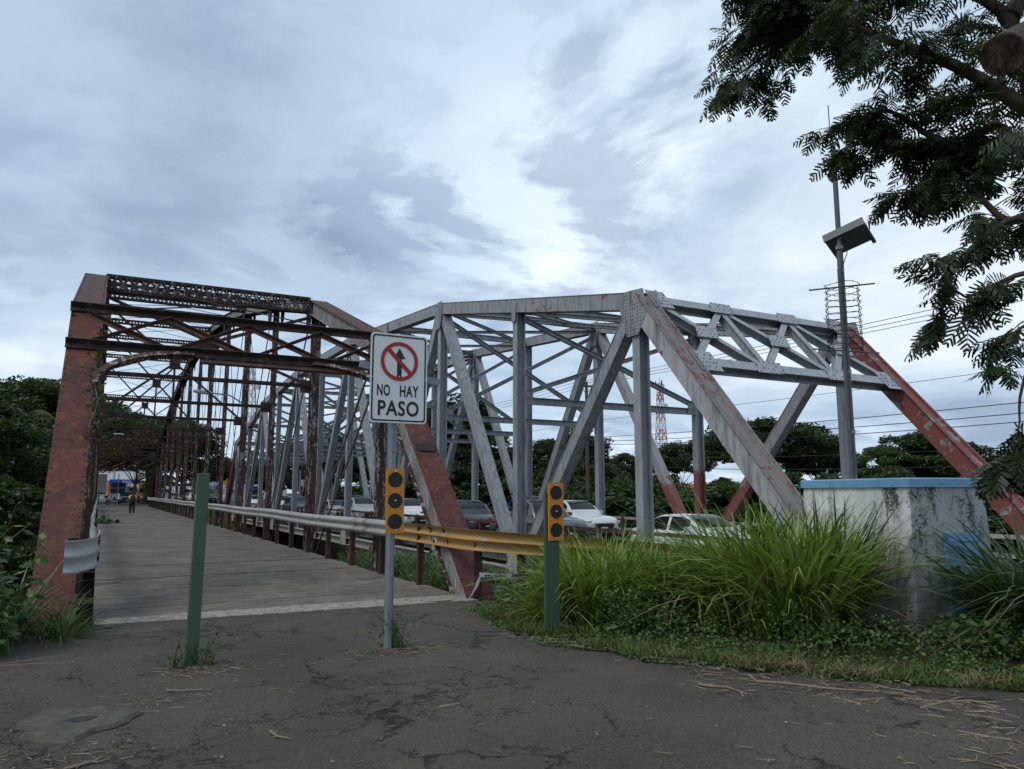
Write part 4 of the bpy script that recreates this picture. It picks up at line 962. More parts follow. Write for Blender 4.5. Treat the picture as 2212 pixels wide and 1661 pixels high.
    for sgn in (-1, 1): m = MB(); m.beam(pc+Lh*(sgn*.265)-Dn*.22, pc+Lh*(sgn*.265)+Dn*.34, .05, .05, nrm); m.build('panel_rail', 'galv_dark', sp)
    m = MB(); m.beam(pc-Lh*.29-Dn*.24, pc+Lh*.29-Dn*.24, .03, .12, nrm); m.build('panel_bracket', 'galv_dark', sp)
    m = MB(); m.plate(pc-nrm*.018, Lh, Dn, nrm, [(-.235, -.18), (.235, -.18), (.235, .24), (-.235, .24)], .008); m.build('panel_back', 'galv_dark', sp)
    # anti-climb guard
    for z, tilt_ in ((4.5, .05), (3.57, -.03)):
        m = MB(); m.tube([V3((x, y, z))-rt*.47-Vector((0, 0, tilt_)), V3((x, y, z))+rt*.47+Vector((0, 0, tilt_))], .012, 6); m.build('cross_arm', 'galv_dark', M)
    m = MB(); m.tube([V3((x, y, 3.58))-fwv*.35-rt*.2, V3((x, y, 3.66))+fwv*.4+rt*.2], .011, 6); m.build('cross_arm', 'galv_dark', M)
    for sgn in (-1, 1):
        m = MB(); pts0 = V3((x, y, 4.5))+rt*(sgn*.22); pts1 = V3((x, y, 3.56))+rt*(sgn*.235)
        for k in range(24):
            t = k/24; p = pts0+(pts1-pts0)*t; q = pts0+(pts1-pts0)*((k+.9)/24); o = (rt if k % 2 else fwv)*.012
            m.tube([p+o, q+o], .0055, 4); m.tube([p-o, q-o], .0055, 4)
        m.build('chain', 'wire', M)
    for k in range(11):
        z = 4.52-.088*k; m = MB(); pts = [V3((x, y, z+.012*math.sin(a*3+k)))+rt*(.235*math.cos(a))+fwv*(.22*math.sin(a)) for a in np.linspace(0, 2*PI, 25)]
        m.tube(pts, .0045, 4, False)
        for a in np.linspace(.2, 6.4, 14):
            p = V3((x, y, z+.012*math.sin(a*3+k)))+rt*(.235*math.cos(a))+fwv*(.22*math.sin(a)); dr = Vector((random.uniform(-1, 1), random.uniform(-1, 1), random.uniform(-1, 1))).normalized()*.022; m.tube([p-dr, p+dr], .003, 3)
        m.build('barbed_wire', 'wire', M)
hut()

# ================================================================== vegetation near the camera
def ellipse_pts(n, c, r):
    p = unit(rng.normal(size=(n, 3)))*rng.uniform(.3, 1, (n, 1))**(1/3); return np.array(c)+p*np.array(r)
def ground_z(p): return zt(p[:, 0], p[:, 1])
def grass_clump(cx, cy, rad, n, L, spread, droop, mat, w=.022):
    a = rng.uniform(0, 2*PI, n); r = rad*np.sqrt(rng.uniform(0, 1, n)); b = np.stack([cx+r*np.cos(a), cy+r*np.sin(a), np.zeros(n)], 1); b[:, 2] = zt(b[:, 0], b[:, 1])-.02
    az = a+rng.normal(0, .7, n); out = r/rad
    return blades(b, az, L*rng.uniform(.45, 1.05, n), w*rng.uniform(.6, 1.2, n), spread*(.15+out*rng.uniform(.3, 1.2, n)), droop*rng.uniform(.2, 1.3, n))
def mk_clump(label, cx, cy, rad, n, L, spread, droop, mat='grass', w=.024, group=None):
    V, F = grass_clump(cx, cy, rad, n, L, spread, droop, mat, w); T = thing('grass_clump', (cx, cy, float(zt(cx, cy))), label, 'grass clump', group)
    np_obj('blades', V, F, mat, T, True, kind='stuff'); k = n//7
    V, F = grass_clump(cx, cy, rad*1.1, k, L*.7, spread*1.5, droop*1.3, mat, w*.6); np_obj('dry_blades', V, F, 'dry_grass', T, True, kind='stuff'); return T
def near_green():
    mk_clump('dense bright green clump of tall grass directly left of the white hut', 7.35, 6.45, .42, 620, 1.9, .42, .7, 'grass', .05)
    mk_clump('tall dark grass leaning against the mouldy wall of the hut', 8.15, 6.75, .34, 280, 2.05, .42, .6, 'grass_dark', .05)
    mk_clump('big dark grass clump in front of the blue hut door at right', 9.45, 4.75, .5, 760, 1.95, .6, .9, 'grass_dark', .05)
    mk_clump('dark drooping grass at the right edge of the picture', 10.3, 4.3, .55, 620, 2.0, .6, .9, 'grass_dark', .05)
    mk_clump('arching green grass clump right behind the short marker post', 5.75, 8.35, .36, 460, 1.4, .38, .75, 'grass', .036)
    mk_clump('green grass clump half hiding the yellow guardrail joint', 6.3, 8.9, .42, 480, 1.5, .36, .75, 'grass', .036)
    mk_clump('upright green grass clump in the middle of the verge', 6.7, 8.1, .42, 480, 1.4, .40, .75, 'grass', .042)
    mk_clump('green grass clump below the white sedan on the verge', 7.05, 7.6, .42, 460, 1.25, .5, .85, 'grass', .042)
    mk_clump('tall grass clump at the far end of the yellow guardrail', 7.75, 7.55, .42, 460, 2.05, .5, .7, 'grass', .048)
    mk_clump('short arching grass at the left end of the verge, beside the asphalt', 5.3, 8.55, .3, 260, .8, .7, 1.0, 'grass', .026)
    mk_clump('ragged tall grass standing against the left corner of the hut', 7.5, 6.6, .3, 260, 1.7, .32, .6, 'grass', .042)
    # remaining tall grass of the verge
    parts = []
    for i in range(42):
        x = rng.uniform(5.3, 13); y = rng.uniform(6.5, 11.5) if i > 12 else rng.uniform(2.5, 5)
        if i <= 12: x = rng.uniform(10.5, 14)
        if 8.1 < x < 10.2 and 5 < y < 8.6: continue
        if x < 6.6 and y > 9.0: continue
        if y > 6.4 and x < 13 and i > 12 and x < 5.2+(9.6-y)*.15: continue
        parts.append(grass_clump(x, y, .45, 150, rng.uniform(1.0, 1.4), .45, .8, 'grass', .036))
    V, F = cat_mesh(parts); np_obj('verge_grass', V, F, 'grass', None, True, kind='stuff', label='tall grass filling the verge between the clumps and the highway', cat='grass')
    # grass and weeds on the bank between the two bridges
    parts = []
    for i in range(110):
        x = rng.uniform(6.0, 12.4); y = rng.uniform(11, 31); parts.append(grass_clump(x, y, .5, 90, rng.uniform(.6, 1.1), .6, .8, 'g', .03))
    V, F = cat_mesh(parts); np_obj('bank_grass', V, F, 'grass_dark', None, True, kind='stuff', label='dark grass on the bank between the two bridges', cat='grass')
    c = np.stack([rng.uniform(5.8, 12.3, 9000), rng.uniform(10.8, 33, 9000), np.zeros(9000)], 1); c[:, 2] = ground_z(c)+rng.uniform(.02, .6, 9000)*rng.uniform(0, 1, 9000)
    V, F = kites(c, rng.uniform(.10, .2, 9000), .6); np_obj('bank_weeds', V, F, 'leaf_cover', None, kind='stuff', label='broad-leaved weeds on the bank between the two bridges', cat='weeds')
    # low creeping cover along the asphalt edge
    n = 26000; y = rng.uniform(1.0, 10.4, n); off = rng.uniform(0, 1, n)**1.3*3.2; x = edge_x(y)+off-.05+.12*np.sin(y*5); keep = ~((x > 8.55) & (x < 10.0) & (y > 5.7) & (y < 8.0)); x, y, off = x[keep], y[keep], off[keep]
    hgt = np.clip((off-.25)*.42, .02, .42)*(1-.6*sstep(7.3, 9.5, y))*(.55+.45*np.sin(x*3.1+y*2.3)*np.sin(y*2.9-x)); hgt = np.clip(hgt, .025, 1)
    c = np.stack([x, y, zt(x, y)+.02+hgt*rng.uniform(0, 1, len(x))**.7], 1); V, F = kites(c, rng.uniform(.025, .06, len(x)), .7, 1.)
    np_obj('ground_cover', V, F, 'leaf_cover', None, kind='stuff', label='low small-leaved creeping plants along the asphalt edge', cat='ground cover')
    n = 12000; y = rng.uniform(2.0, 9.6, n); y = y[(np.sin(y*2.3+.5)+np.sin(y*5.9)+rng.normal(0, .7, n)) > -.5]; n = len(y); x = edge_x(y)+rng.uniform(-.12, 1.2, n)*rng.uniform(.1, 1, n)+.1*np.sin(y*6); b = np.stack([x, y, zt(x, y)+.02], 1)
    V, F = blades(b, rng.uniform(0, 6.28, n), rng.uniform(.05, .17, n), rng.uniform(.005, .010, n), rng.uniform(.1, .8, n), rng.uniform(0, .8, n), 3); np_obj('short_grass', V, F, 'grass_short', None, True, kind='stuff', label='short yellowish grass at the edge of the asphalt', cat='grass')
    n = 1500; y = rng.uniform(1.8, 6.0, n); y = y[np.sin(y*4.1)+np.sin(y*9.7+1) > .1]; n = len(y); x = edge_x(y)+rng.normal(.05, .10, n); b = np.stack([x, y, np.full(n, .012)], 1)
    V, F = blades(b, rng.uniform(0, 6.28, n), rng.uniform(.08, .22, n), rng.uniform(.004, .009, n), rng.uniform(.7, 1., n), rng.uniform(.3, .9, n), 3); np_obj('dry_straw', V, F, 'dry_grass', None, True, kind='stuff', label='dry straw lying along the asphalt edge', cat='straw')
    # broad-leaved weed right of the hut corner (heart leaves) and by the bridge end
    def herb(name, label, cx, cy, rx, ry, h, n, ls, mat, asp=.75):
        T = thing(name, (cx, cy, float(zt(cx, cy))), label, 'plant'); m = MB(); cs = []; ns = 26
        for i in range(ns):
            a = rng.uniform(0, 2*PI); r_ = math.sqrt(rng.uniform(0, 1)); bx, by = cx+rx*r_*math.cos(a), cy+ry*r_*math.sin(a); hh_ = h*rng.uniform(.5, 1.05); lx, ly = rng.normal(0, .12, 2)
            z0 = float(zt(bx, by)); pts = [(bx+lx*t*t, by+ly*t*t, z0+hh_*t) for t in np.linspace(0, 1, 5)]; m.tube(pts, [.006, .005, .004, .003, .002], 4, False)
            t = rng.uniform(.25, 1, n//ns); cs.append(np.stack([bx+lx*t*t, by+ly*t*t, z0+hh_*t], 1)+rng.normal(0, ls*.75, (n//ns, 3))*(1, 1, .35))
        m.build('stems', 'leaf_cover', T, kind='stuff'); c = np.concatenate(cs); c[:, 2] = np.maximum(c[:, 2], zt(c[:, 0], c[:, 1])+.01)
        V, F = kites(c, rng.uniform(.6, 1.2, len(c))*ls, asp, 1.0); np_obj('leaves', V, F, mat, T, kind='stuff'); return T
    herb('weed', 'light green round-leaved weed at the lower right, before the dark grass', 9.0, 4.15, .85, .5, .55, 900, .10, 'leaf_light', .9)
    herb('weed', 'round-leaved weed at the foot of the hut corner', 8.1, 4.75, .6, .35, .38, 520, .08, 'leaf_cover', .9)
    herb('weed', 'glossy broad-leaved plant growing beside the guardrail end post under the tape', 5.75, 10.0, .45, .4, .34, 380, .14, 'leaf_shrub', .5)
    herb('weed', 'small-leaved dark weed between the verge grass clumps', 6.0, 7.15, .8, .45, .6, 1300, .055, 'leaf_cover', .7)
    herb('weed', 'leafy weed in front of the middle verge grass', 7.0, 5.75, .7, .35, .5, 1000, .055, 'leaf_cover', .7)
    herb('weed', 'small weed with thin stems around the foot of the sign post', 2.78, 7.72, .14, .1, .42, 130, .045, 'leaf_mid', .6)
    herb('weed', 'thin weed growing up the foot of the plain green post', .86, 7.8, .2, .1, .36, 120, .045, 'leaf_mid', .6)
    herb('weed', 'little bright green weed at the foot of the marker post', 4.85, 7.6, .22, .14, .14, 240, .04, 'leaf_light', .6)
    # left shrub: arching stems with broad leaves
    T = thing('leafy_shrub', (-1.3, 10.0, -.1), 'broad-leaved green shrub in front of the red end post at left', 'shrub'); m = MB(); cs = []; ax = []
    for i in range(210):
        bx, by = rng.uniform(-3.1, -.62), rng.uniform(8.9, 10.2); a = rng.uniform(0, 2*PI); ln = rng.uniform(.5, 1.05)*(1.65 if bx < -1.0 else 1.2); out = rng.uniform(.15, .75)
        z0 = -.1; dx, dy = math.cos(a)*out, math.sin(a)*out*.7
        if bx+dx*ln > -.42: dx = -.1
        pts = [np.array([bx+dx*t*ln, by+dy*t*ln, z0+ln*(1.15*t-.45*out*t*t)]) for t in np.linspace(0, 1, 7)]
        m.tube(pts, [.009, .008, .007, .006, .005, .004, .003], 4, False)
        for t in np.linspace(.2, 1, 11):
            p = np.array([bx+dx*t*ln, by+dy*t*ln, z0+ln*(1.15*t-.45*out*t*t)]); sd = rng.normal(size=3)*(1, 1, .4); sd = sd/np.linalg.norm(sd); s_ = rng.uniform(.09, .16); cs.append((p+sd*s_*.55, sd+np.array([0, 0, -.25]), s_))
    m.build('stems', 'leaf_cover', T, kind='stuff'); c = np.array([q[0] for q in cs]); V, F = kites(c, np.array([q[2] for q in cs]), .55, .8, axis=np.array([q[1] for q in cs])); np_obj('leaves', V, F, 'leaf_shrub', T, kind='stuff')
    V, F = cat_mesh([grass_clump(-.35, 10.25, .22, 110, .75, .8, 1., 'g', .02), grass_clump(-1.0, 10.4, .4, 160, 1.1, .5, .7, 'g', .03), grass_clump(-.25, 9.95, .15, 60, .6, 1., 1.2, 'g', .018)])
    TT = thing('grass_clump', (-.5, 10.2, 0), 'grass blades between the left shrub and the flared guardrail end', 'grass clump'); np_obj('blades', V, F, 'grass_dark', TT, True, kind='stuff')
    # bank vegetation left of the bridge
    n = 14000; x = rng.uniform(-14, -1.0, n); y = rng.uniform(9.4, 26, n); c = np.stack([x, y, zt(x, y)+rng.uniform(0, 1, n)*(.25+.55*np.abs(np.sin(x*1.3)*np.sin(y*.9)))], 1)
    V, F = kites(c, rng.uniform(.09, .2, n), .6); np_obj('bank_shrubs', V, F, 'leaf_cover', None, kind='stuff', label='low leafy growth covering the river bank left of the old bridge', cat='undergrowth')
    # vine on left end post
    V = thing('vine', (-.15, 13.5, 2.5), 'thin green vine hanging on the inner side of the left end post', 'vine'); m = MB(); pts = [(-.16+.05*math.sin(t*3), 14.9-t*.55, 4.3-t*.5) for t in np.linspace(0, 3.6, 14)]; m.tube(pts, .008, 4, False); m.build('stem', 'leaf_cover', V)
    c = np.concatenate([np.array(pts)+rng.normal(0, .09, (14, 3)) for _ in range(9)]); Vv, F = kites(c, rng.uniform(.06, .12, len(c)), .7); np_obj('leaves', Vv, F, 'leaf_light', V, kind='stuff')
    V = thing('vine', (5.4, 12.6, 1), 'leafy vine climbing the right end post behind the orange marker', 'vine'); m = MB(); pts = [(5.45+.06*math.sin(t*3), 12.3+t*.35, -.2+t*.75) for t in np.linspace(0, 3.4, 14)]; m.tube(pts, .008, 4, False); m.build('stem', 'leaf_cover', V)
    c = np.concatenate([np.array(pts)+rng.normal(0, .14, (14, 3)) for _ in range(14)]); Vv, F = kites(c, rng.uniform(.06, .13, len(c)), .7); np_obj('leaves', Vv, F, 'leaf_cover', V, kind='stuff')
near_green()

# ------------------------------------------------------------------ twigs and litter on the asphalt
def litter():
    def stick(label, pts, r, fork=None):
        m = MB(); pts = [V3(p) for p in pts]; n = len(pts); m.tube(pts, [r*(1-.5*i/(n-1)) for i in range(n)], 6); T = thing('fallen_stick', pts[0], label, 'stick'); m.build('stem', 'twig', T)
        for a, b in (fork or []):
            m = MB(); m.tube([pts[a], V3(b)], [r*.6, r*.3], 5); m.build('side_twig', 'twig', T)
    g = lambda x, y, z=.012: onZ(x, y, z)
    stick('longest pale curved branch lying on the asphalt at right', [g(1618, 1458, .05), g(1635, 1472), g(1700, 1476), g(1760, 1484), g(1830, 1490), g(1900, 1494)], .014)
    stick('short forked yellowish twig on the asphalt below the sign post', [g(584, 1579), g(598, 1590), g(626, 1595)], .010, [(1, g(588, 1592))])
    stick('thick short bark stick in the middle of the asphalt', [g(950, 1528), g(992, 1520)], .016)
    stick('crooked branch piece left of the long pale branch', [g(1508, 1478), g(1530, 1482), g(1570, 1484), g(1600, 1494), g(1615, 1500)], .012, [(1, g(1540, 1474))])
    stick('pale stick below the plain green post', [g(360, 1492), g(455, 1489)], .009)
    stick('long yellow reed at the lower left corner', [g(140, 1661), g(200, 1645), g(222, 1634)], .010)
    stick('long dry reed beside the left shrub', [g(0, 1434), g(80, 1424), g(160, 1412)], .008)
    stick('second dry reed beside the left shrub, below the first', [g(0, 1438), g(90, 1433), g(160, 1431)], .007)
    stick('thin dead branch at the grass edge on the right', [g(1405, 1420), g(1450, 1424), g(1500, 1427)], .010)
    stick('knotted branch at the far right of the asphalt', [g(1990, 1530), g(2040, 1516), g(2100, 1514), g(2160, 1528)], .013, [(1, g(2080, 1505))])
    mb = MB()
    def tw(x, y, L, r, a=None):
        a = rng.uniform(0, PI) if a is None else a; d = Vector((math.cos(a), math.sin(a), 0)); p = Vector((x, y, .012)); k = Vector((-d.y, d.x, 0))*rng.normal(0, L*.12)
        mb.tube([p-d*L/2, p+k, p+d*L/2], [r, r*.9, r*.5], 4, False)
    for i in range(260):
        t = rng.uniform(0, 1); p = g(1500+650*t, 1440+85*t+rng.normal(8, 20)); tw(p[0], p[1], rng.uniform(.03, .2), rng.uniform(.002, .006))
    for i in range(160):
        t = rng.uniform(0, 1); p = g(1080+420*t, 1370+55*t+rng.normal(0, 9)); tw(p[0], p[1], rng.uniform(.03, .2), rng.uniform(.002, .005))
    for i in range(70): p = g(2212-abs(rng.normal(0, 110)), 1600+rng.normal(0, 40)); tw(p[0], p[1], rng.uniform(.04, .22), rng.uniform(.002, .006))
    for i in range(240): tw(rng.uniform(-1.8, 6), rng.uniform(2.6, 10.2), rng.uniform(.02, .12), rng.uniform(.0015, .004))
    for cx, cy, n in ((2.8, 7.55, 150), (.95, 7.6, 130), (.55, 6.7, 60), (-.1, 5.5, 80), (5.0, 9.9, 60)):
        for i in range(n): q = rng.normal(0, .16, 2); tw(cx+q[0]*1.5, cy+q[1], rng.uniform(.03, .14), rng.uniform(.0015, .004))
    mb.build('twig_litter', 'twig', None, kind='stuff', label='small twigs and bark bits scattered over the asphalt', cat='litter')
    n = 1900; c = np.stack([rng.uniform(-2.4, 7, n), rng.uniform(2.2, 10.4, n), np.full(n, .012)], 1); c = c[c[:, 0] < edge_x(c[:, 1])]; n = len(c); s_ = rng.uniform(.004, .013, n)*(1+(rng.uniform(0, 1, n) > .97)*.8)
    o = np.array([[1, 0, 0], [0, 1, 0], [-1, 0, 0], [0, -1, 0], [0, 0, .8], [0, 0, -.6]]); V = (c[:, None, :]+o[None]*s_[:, None, None]*rng.uniform(.6, 1.3, (n, 6, 1))).reshape(-1, 3)
    f = np.array([[0, 1, 4], [1, 2, 4], [2, 3, 4], [3, 0, 4]]); F = ((np.arange(n)*6)[:, None, None]+f[None]).reshape(-1, 3); np_obj('gravel', V, F, 'pebble', None, kind='stuff', label='loose grit and tiny stones on the asphalt', cat='gravel')
    # broken manhole-like concrete patch
    m = MB(); cx, cy = -.03, 6.35; k = 44; vs = [(cx, cy, .026)]
    for i in range(k): a = 2*PI*i/k; rr = 1+.12*math.sin(a*3+1)+.07*math.sin(a*7)+random.uniform(-.07, .07); vs.append((cx+.33*rr*math.cos(a), cy+.36*rr*math.sin(a), .024))
    for i in range(k): v = vs[1+i]; vs.append((cx+(v[0]-cx)*1.1, cy+(v[1]-cy)*1.1, .0))
    m.add(vs, [(0, 1+i, 1+(i+1) % k) for i in range(k)]+[(1+i, 1+k+i, 1+k+(i+1) % k, 1+(i+1) % k) for i in range(k)]); T = thing('concrete_patch', (cx, cy, 0), 'small rough concrete patch with a dark hole in the asphalt at left', 'patch'); m.build('slab', 'patch', T)
    m = MB(); vs = [(cx+.03+.10*math.cos(a)*(1+.2*math.sin(3*a)), cy-.02+.065*math.sin(a), .0285) for a in np.linspace(0, 2*PI, 14)[:-1]]; m.add(vs, [tuple(range(13))]); m.build('hole', 'black_trim', T)
litter()
# ================================================================== overhanging tree (top right)
def frond_proto():
    vs, fs = [], []; n = 7; Lr = .25
    def strip(p, d, nr, L, w):
        s_ = np.cross(d, nr); o = len(vs); ts = [0, .12, .5, .85, 1]; ws = [.25, .9, 1, .8, .15]
        for t, ww in zip(ts, ws):
            c = p+d*L*t-np.array([0, 0, 1])*L*.12*t*t; vs.append(c+s_*w*ww*.5); vs.append(c-s_*w*ww*.5)
        for i in range(4): fs.append((o+2*i, o+2*i+1, o+2*i+3, o+2*i+2))
    for i in range(n):
        t = (i+1)/n; y = Lr*t; z = -.10*t*t*Lr*2; L = .10*(math.sin(PI*(.18+.72*t))*.95+.1)
        for s_ in (-1, 1):
            an = R(62-22*t)+rng.normal(0, .12); d = np.array([s_*math.sin(an), math.cos(an), -.34+rng.normal(0, .1)]); d /= np.linalg.norm(d); strip(np.array([0, y, z]), d, np.array([0, 0, 1.]), L, .019)
    strip(np.zeros(3), np.array([0, 1., -.1]), np.array([0, 0, 1.]), Lr, .004)
    return np.array(vs), np.array(fs)
def near_tree():
    T = thing('acacia_tree', (7.6, 2.0, 0), 'feathery-leaved tree overhanging the upper right corner with a sawn-off limb', 'tree')
    b0 = np.array([8.4, 2.2, -.2]); PR = [frond_proto() for _ in range(4)]; FF = PR[0][1]; FVs = np.stack([p_[0] for p_ in PR]); k = FVs.shape[1]; inst = []; br = MB(); tw = MB()
    # limbs given by pixels and depth; real polylines through space
    m = MB(); m.tube([b0, b0+(0.1, .1, 1.5), b0+(-.05, .3, 3.0), at(2330, 330, 6.9)], [.42, .36, .33, .30], 14); m.build('trunk', 'bark', T)
    limbs = []; dress_later = []
    def limb(pts, r0, r1, n=16):
        pts = [np.array(p) for p in pts]; out = []
        for i in range(n+1):
            t = i/n*(len(pts)-1); a = min(int(t), len(pts)-2); u = t-a
            p0, p1, p2, p3 = pts[max(a-1, 0)], pts[a], pts[a+1], pts[min(a+2, len(pts)-1)]
            out.append(.5*((2*p1)+(-p0+p2)*u+(2*p0-5*p1+4*p2-p3)*u*u+(-p0+3*p1-3*p2+p3)*u**3))
        rs = [r0+(r1-r0)*(i/n)**.8 for i in range(n+1)]; br.tube(out, rs, 7); limbs.append((out, rs)); return out
    D = lambda x, y, d: at(x, y, d)
    st = D(2330, 330, 6.9)
    # sawn limb
    m = MB(); a, b = D(2320, 50, 6.9), D(2168, 118, 6.15); d = unit(b-a); m.tube([a-d*.4, a, (a+b)/2+(.02, 0, .03), b], [.25, .21, .18, .17], 16); m.build('sawn_limb', 'bark', T)
    m = MB(); m.disc(b+d*.002, unit(d+np.array([-.25, -.1, -.15])), .163, .03, 24); m.build('sawn_face', 'cut_wood', T)
    L0 = limb([st, D(2240, 250, 7), D(2180, 40, 7.4), D(2000, -40, 7.8), D(1830, 20, 8.2), D(1670, 110, 8.4), D(1590, 165, 8.5)], .10, .006, 26)
    L1 = limb([D(2240, 250, 7), D(2080, 150, 7.3), D(1900, 80, 7.6), D(1760, 20, 7.9), D(1640, -40, 8.1)], .08, .008, 20)
    L2 = limb([st, D(2200, 300, 6.9), D(2110, 320, 7.1), D(2020, 300, 7.4), D(1920, 240, 7.8), D(1830, 265, 8.1)], .09, .005, 20)
    L3 = limb([st, D(2212, 330, 6.8), D(2150, 270, 6.9), D(2060, 330, 7.2), D(1970, 320, 7.5), D(1870, 310, 7.8), D(1835, 320, 7.9)], .075, .005, 18)
    L4 = limb([st, D(2260, 420, 6.6), D(2180, 480, 6.7), D(2090, 400, 7.0), D(2010, 390, 7.2), D(1950, 420, 7.4)], .06, .004, 18)
    L5 = limb([st, D(2290, 520, 6.3), D(2212, 470, 6.3), D(2140, 500, 6.4), D(2060, 590, 6.5), D(2035, 680, 6.5)], .05, .004, 16)
    L6 = limb([st, D(2320, 640, 6.1), D(2230, 590, 6.1), D(2160, 610, 6.2), D(2080, 640, 6.2), D(2010, 560, 6.3)], .045, .004, 14)
    L7 = limb([D(2320, 640, 6.1), D(2260, 680, 6.0), D(2190, 720, 6.0), D(2150, 790, 6.0)], .03, .004, 12)
    L8 = limb([D(2260, 680, 6.0), D(2225, 780, 5.9), D(2203, 860, 5.9), D(2200, 930, 5.9), D(2165, 990, 5.9)], .02, .003, 12)
    L9 = limb([D(2000, -40, 7.8), D(1860, -30, 8.0), D(1740, 5, 8.2), D(1690, 25, 8.4), D(1620, 60, 8.5)], .06, .004, 16); dress_later.append((L9, 4, 3, .5, .6))
    limb([D(2180, 40, 7.4), D(2212, -60, 7.8), D(2100, -160, 8.4), D(1850, -200, 9)], .1, .01, 14)
    limb([st, D(2420, 200, 7.4), D(2600, -100, 8.0), D(2900, -300, 8.8)], .2, .03, 14); limb([st, D(2500, 300, 6.0), D(2800, 100, 5.2), D(3100, 200, 4.6)], .15, .02, 14)
    br.build('branches', 'bark', T)
    def add_frond(p, d, roll=0, sc=1.):
        d = d/np.linalg.norm(d); up = np.array([0, 0, 1.])+rng.normal(0, .35, 3); x = np.cross(d, up); x /= np.linalg.norm(x); z = np.cross(x, d); inst.append((p, x*sc, d*sc, z*sc))
    def twig(p, d, L, n, dens=1.):
        pts = []; q = p.copy(); dd = d/np.linalg.norm(d)
        for i in range(n+1):
            pts.append(q.copy()); dd = dd+np.array([0, 0, -.045])+rng.normal(0, .09, 3); dd /= np.linalg.norm(dd); q = q+dd*(L/n)
        tw.tube(pts, [.006*(1-.75*i/n)+.0012 for i in range(n+1)], 4, False)
        for i in range(1, n+1):
            for s_ in (-1, 1):
                if rng.uniform() < dens:
                    sd = np.cross(dd, [0, 0, 1.]); sd = sd/np.linalg.norm(sd)*s_; f = sd*rng.uniform(.5, 1.1)+dd*rng.uniform(.3, .9)+np.array([0, 0, rng.uniform(-.75, .1)]); add_frond(pts[i], f, 0, rng.uniform(.75, 1.15))
        add_frond(pts[-1], dd+np.array([0, 0, -.2]), 0, 1.05)
    def dress(L, i0, per, Lt, dens=.9):
        n = len(L)
        for i in range(i0, n):
            t = i/(n-1); ax = L[min(i+1, n-1)]-L[max(i-1, 0)]; ax = ax/np.linalg.norm(ax)
            for _ in range(per):
                d = ax*rng.uniform(.3, 1.)+rng.normal(0, .55, 3); d[2] = d[2]*.7-.1; twig(L[i]+rng.normal(0, .03, 3), d, Lt*rng.uniform(.5, 1.1)*(1.1-.45*t), 6, dens)
    dress(L0, 6, 3, .6, .5); dress(L1, 3, 3, .6, .55); dress(L2, 6, 2, .42, .6); dress(L3, 5, 2, .34, .55); dress(L4, 5, 2, .3, .55); dress(L5, 6, 1, .36, .55); dress(L6, 5, 1, .3, .5); dress(L7, 5, 1, .25, .5); dress(L8, 9, 2, .22, .7)
    for q in dress_later: dress(*q)
    # upper fill of the crown, mostly above and beyond the frame edge
    for i in range(42):
        x, y = rng.uniform(1780, 2300), rng.uniform(-160, 330)
        if y > 60+(x-1800)*.55: continue
        p = at(x, y, rng.uniform(6.8, 9.0)); twig(p, rng.normal(0, 1, 3)*(1, 1, .4)+np.array([-.3, 0, -.2]), rng.uniform(.4, .8), 6, .9)
    for i in range(14):
        p = at(rng.uniform(2080, 2350), rng.uniform(120, 420), rng.uniform(6.3, 8.5)); twig(p, rng.normal(0, 1, 3)*(1, 1, .4)+np.array([-.3, 0, -.2]), rng.uniform(.35, .7), 6, .9)
    tw.build('twigs', 'bark', T, kind='stuff')
    P = np.array([i[0] for i in inst]); M = np.stack([np.stack([i[1], i[2], i[3]], 0) for i in inst]); V = np.einsum('nvk,nkj->nvj', FVs[rng.integers(0, 4, len(P))], M)+P[:, None, :]
    F = (np.arange(len(P))*k)[:, None, None]+FF[None]; np_obj('crown', V.reshape(-1, 3), F.reshape(-1, 4), 'leaf_frond', T, kind='stuff')
    print('fronds', len(P), 'quads', F.size//4)
near_tree()

